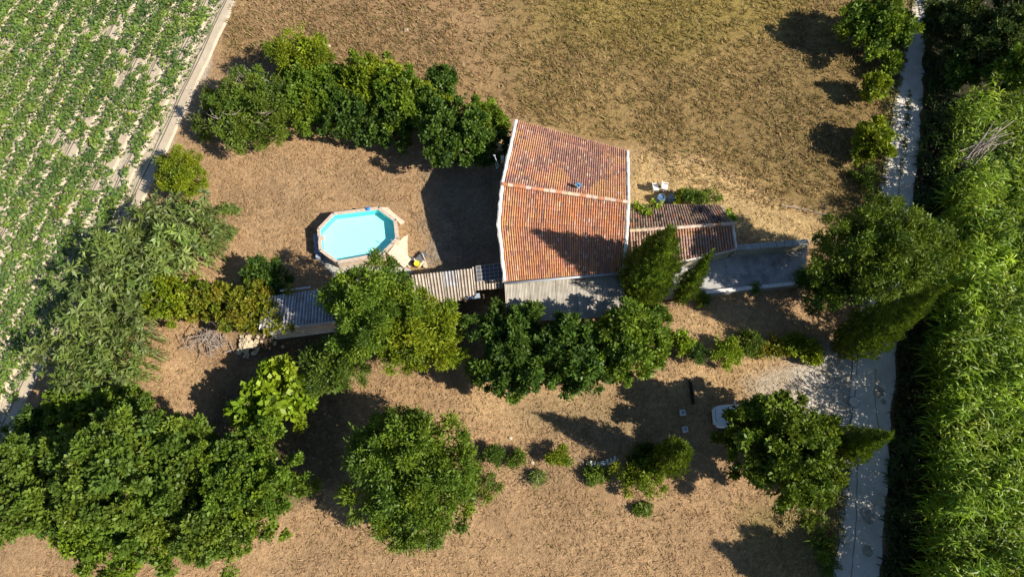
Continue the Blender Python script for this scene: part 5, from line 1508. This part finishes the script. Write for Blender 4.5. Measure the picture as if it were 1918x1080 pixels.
# ------------------------------------------------------------------ small things
def small_things():
    rng = random.Random(9)
    # two white garden chairs and two barrels north of the wing
    def chair(label, x, y, rz):
        p = P(x, y); t = thing('garden_chair', label, 'chair', p, 'white garden chairs behind the house')
        def bx(name, c, d, rx=0):
            m = Matrix.Rotation(rz, 3, 'Z'); k = MB(); k.box(p + m @ Vector(c), d, rz, rx); k.build(name, M['white_plastic'], t, bevel=.015)
        bx('seat', (0, 0, .42), (.50, .46, .05)); bx('backrest', (0, .26, .68), (.50, .05, .55), -.25)
        for s in (-1, 1):
            bx('armrest', (s * .27, 0, .62), (.07, .48, .04))
            for q in (-1, 1): bx('leg', (s * .22, q * .19, .2), (.05, .05, .42))
    chair('white garden chair nearer the house wall, turned sideways', 1226, 356, 1.7)
    chair('white garden chair further from the house wall', 1243, 355, 1.35)
    def barrel(label, x, y, tilt):
        p = P(x, y); t = thing('blue_barrel', label, 'barrel', p, 'blue barrels beside the low wing')
        k = MB(); k.lathe(p, [(.27, 0), (.32, .06), (.34, .3), (.345, .5), (.33, .74), (.30, .80), (.30, .82), (.27, .82), (.27, .70)], 20); k.build('drum', M['blue_plastic'], t, True)
        k = MB()
        if tilt: k.box(p + Vector((-.04, .03, .80)), (.52, .06, .03), -.8)
        else: k.lathe(p + Vector((0, 0, .80)), [(.25, 0), (.25, .03), (.1, .05)], 16)
        k.build('lid_bar' if tilt else 'lid', M['blue_metal'] if tilt else M['tarp'], t)
    barrel('open blue barrel with a stick across it, nearest the house', 1235, 378, True)
    barrel('lidded blue barrel next to the bright plant', 1257, 377, False)
    # pole on the straw
    k = MB(); k.tube([P(1465, 384, .08), P(1515, 394, .1), P(1562, 406, .06)], [.07, .05, .03], 6)
    tag(k.build('pole', M['wood_grey']), 'long pale pole lying on straw near the yard wall', 'pole')
    k = MB(); p = P(1637, 398); k.lathe(p, [(.14, 0), (.13, .9), (.12, .98), (.05, 1.02)], 12)
    tag(k.build('marker_post', M['white_plastic'], smooth=False), 'short white post at the road edge above the huge dark tree', 'post')
    # two pale boxes and the beam
    for lab, x, y in (('pale square stone box nearer the black beam', 1276.5, 774), ('pale square stone box further from the black beam, tilted slightly', 1281, 805)):
        p = P(x, y); t = thing('stone_box', lab, 'box', p, 'pale boxes on the drive')
        k = MB(); k.box(p + Vector((0, 0, .2)), (.34, .36, .4), .1); k.build('box_body', M['block'], t, bevel=.02)
        k = MB(); k.box(p + Vector((0, 0, .425)), (.38, .40, .05), .1); k.build('box_lid', M['box_top'], t, bevel=.012)
        k = MB(); k.box(p + Vector((0, 0, .455)), (.24, .26, .012), .1); k.build('lid_inset', M['yard_slab'], t)
    a, b = P(1291, 710), P(1297, 757); d = b - a
    t = thing('beam', 'long black tarred beam set on edge beside the drive', 'beam', a.lerp(b, .5))
    k = MB(); k.box(((a.x + b.x) / 2, (a.y + b.y) / 2, .2), (d.length, .13, .4), math.atan2(d.y, d.x)); k.build('timber', M['black_beam'], t)
    k = MB(); k.box(((a.x + b.x) / 2 + .085, (a.y + b.y) / 2, .3), (d.length * .98, .03, .1), math.atan2(d.y, d.x)); k.build('edge_strip', M['bark'], t)
    # row of pale blocks
    a, b = P(1097, 868), P(1156, 862)
    t = thing('block_row', 'row of whitish blocks standing between weeds and the conifer shrub', 'blocks', a.lerp(b, .5))
    xs = [0.04, .16, .27, .38, .49, .58, .68, .80, .92]
    for i, u in enumerate(xs):
        p = a.lerp(b, u); p.y += .22 * math.sin(u * 3.0) * -.6 + (.0 if u < .6 else .12 * (u - .6) * 4)
        k = MB(); h = rng.uniform(.22, .42) if i else .2
        k.box((p.x, p.y, h / 2), (rng.uniform(.15, .22) if i else .1, rng.uniform(.30, .42) if i else .15, h), rng.uniform(-.2, .2), rng.uniform(-.08, .08), rng.uniform(-.12, .12))
        k.build('block', M['block'], t, bevel=.02)
    for lab, p0, p1 in (('thin dry stick lying above the pale blocks', (1085, 828), (1108, 838)), ('thin dark stick pointing left from the pale blocks', (1076, 856), (1094, 864)),
                        ('dry branch lying between the round bushes and weed clump', (985, 876), (1004, 886))):
        k = MB(); k.tube([P(*p0, .06), P(*p1, .1)], [.03, .04], 5); tag(k.build('stick', M['wood_grey']), lab, 'stick')
    # manhole in the driveway mouth
    p = P(1600, 752, .06); t = thing('manhole_cover', 'round concrete manhole cover where the driveway meets the road', 'manhole', p)
    k = MB(); k.lathe(p, [(.42, 0), (.42, .02), (.36, .025)], 24); k.build('frame', M['yard_slab'], t)
    k = MB(); k.lathe(p + Vector((0, 0, .026)), [(.35, 0), (.35, .012), (.1, .02)], 24); k.build('cover', M['concrete_road'], t)
    # stones
    def stone_mesh(r, seed):
        rg = random.Random(seed); k = MB()
        prof = [(r * .7, 0), (r, r * .3), (r * .8, r * .7), (r * .25, r * .85)]
        k.lathe((0, 0, 0), prof, 7)
        k.v = [(x * rg.uniform(.75, 1.25), y * rg.uniform(.75, 1.25), z * rg.uniform(.8, 1.15)) for x, y, z in k.v]
        return k.mesh('stone', M['stone'])
    SM = [stone_mesh(.16, s) for s in range(5)]
    c = P(466, 645); t = thing('stone_heap', 'heap of cream rubble stones below the vine shed', 'stones', c)
    for i in range(60):
        a = rng.uniform(0, math.tau); r = rng.random() ** .6
        o = link('stone', SM[i % 5], t); s = rng.uniform(.6, 1.5)
        o.location = (math.cos(a) * r * .75, math.sin(a) * r * 1.0, .35 * (1 - r) + .02 * rng.random()); o.scale = (s * 1.1, s * .8, s); o.rotation_euler = (rng.uniform(-.4, .4), rng.uniform(-.4, .4), rng.uniform(0, 6))
    for i in range(16):
        o = link('stone', SM[i % 5], t); s = rng.uniform(.4, .9)
        o.location = (rng.uniform(.8, 2.6), rng.uniform(-.4, .9), 0.0); o.scale = (s, s, s); o.rotation_euler = (0, 0, rng.uniform(0, 6))
    for lab, x, y, s in (('white stone alone in the dry field above the hedge', 762, 58, 1.3), ('small pale stone on the field beside the hedge top', 617, 87, .9), ('small white stone on straw near the trio of round bushes', 956, 820, .8), ('tiny white stone between the olive and bright round bushes', 998, 866, .8), ('pale rock on the driveway end of the yard wall', 1530, 450, 1.6)):
        o = link('field_stone', SM[int(x) % 5]); o.location = P(x, y, -.02); o.scale = (s * 1.2, s, s); tag(o, lab, 'stone')
    t = thing('dead_canes', 'bundle of grey dead canes fallen across the top of the reed bed', 'canes', P(1850, 262, 4.5))
    for i in range(22):
        a = P(1805 + rng.uniform(-10, 30), 300 + rng.uniform(-25, 15), 4.4 + rng.uniform(0, .8)); b = P(1880 + rng.uniform(-30, 25), 235 + rng.uniform(-15, 35), 5.2 + rng.uniform(0, .9))
        k = MB(); k.tube([a, a.lerp(b, .5) + Vector((0, 0, .3)), b], [.035, .03, .015], 5); k.build('cane', M['wood_grey'], t)
    # pile of cut branches
    c = P(398, 640); t = thing('brush_pile', 'pile of grey cut branches beside the rubble stones', 'branches', c)
    for i in range(85):
        a = rng.gauss(-.75, .75); l = rng.uniform(.6, 1.9); p = c + Vector((rng.gauss(0, .75), rng.gauss(.1, .55), rng.uniform(.05, .65)))
        d = Vector((math.cos(a), math.sin(a), rng.uniform(-.2, .2))) * l / 2
        m_ = p + Vector((rng.uniform(-.2, .2), rng.uniform(-.2, .2), rng.uniform(0, .2)))
        k = MB(); r = rng.uniform(.02, .045); k.tube([p - d, m_, p + d], [r, r * .8, r * .35], 5); k.build('branch', M['wood_grey'], t)
    for p0, p1 in (((430, 640), (442, 668)), ((420, 660), (434, 655)), ((388, 655), (400, 668))):
        k = MB(); k.tube([P(*p0, .2), P(*p1, .1)], [.05, .03], 5); k.build('branch', M['wood_grey'], t)
small_things()
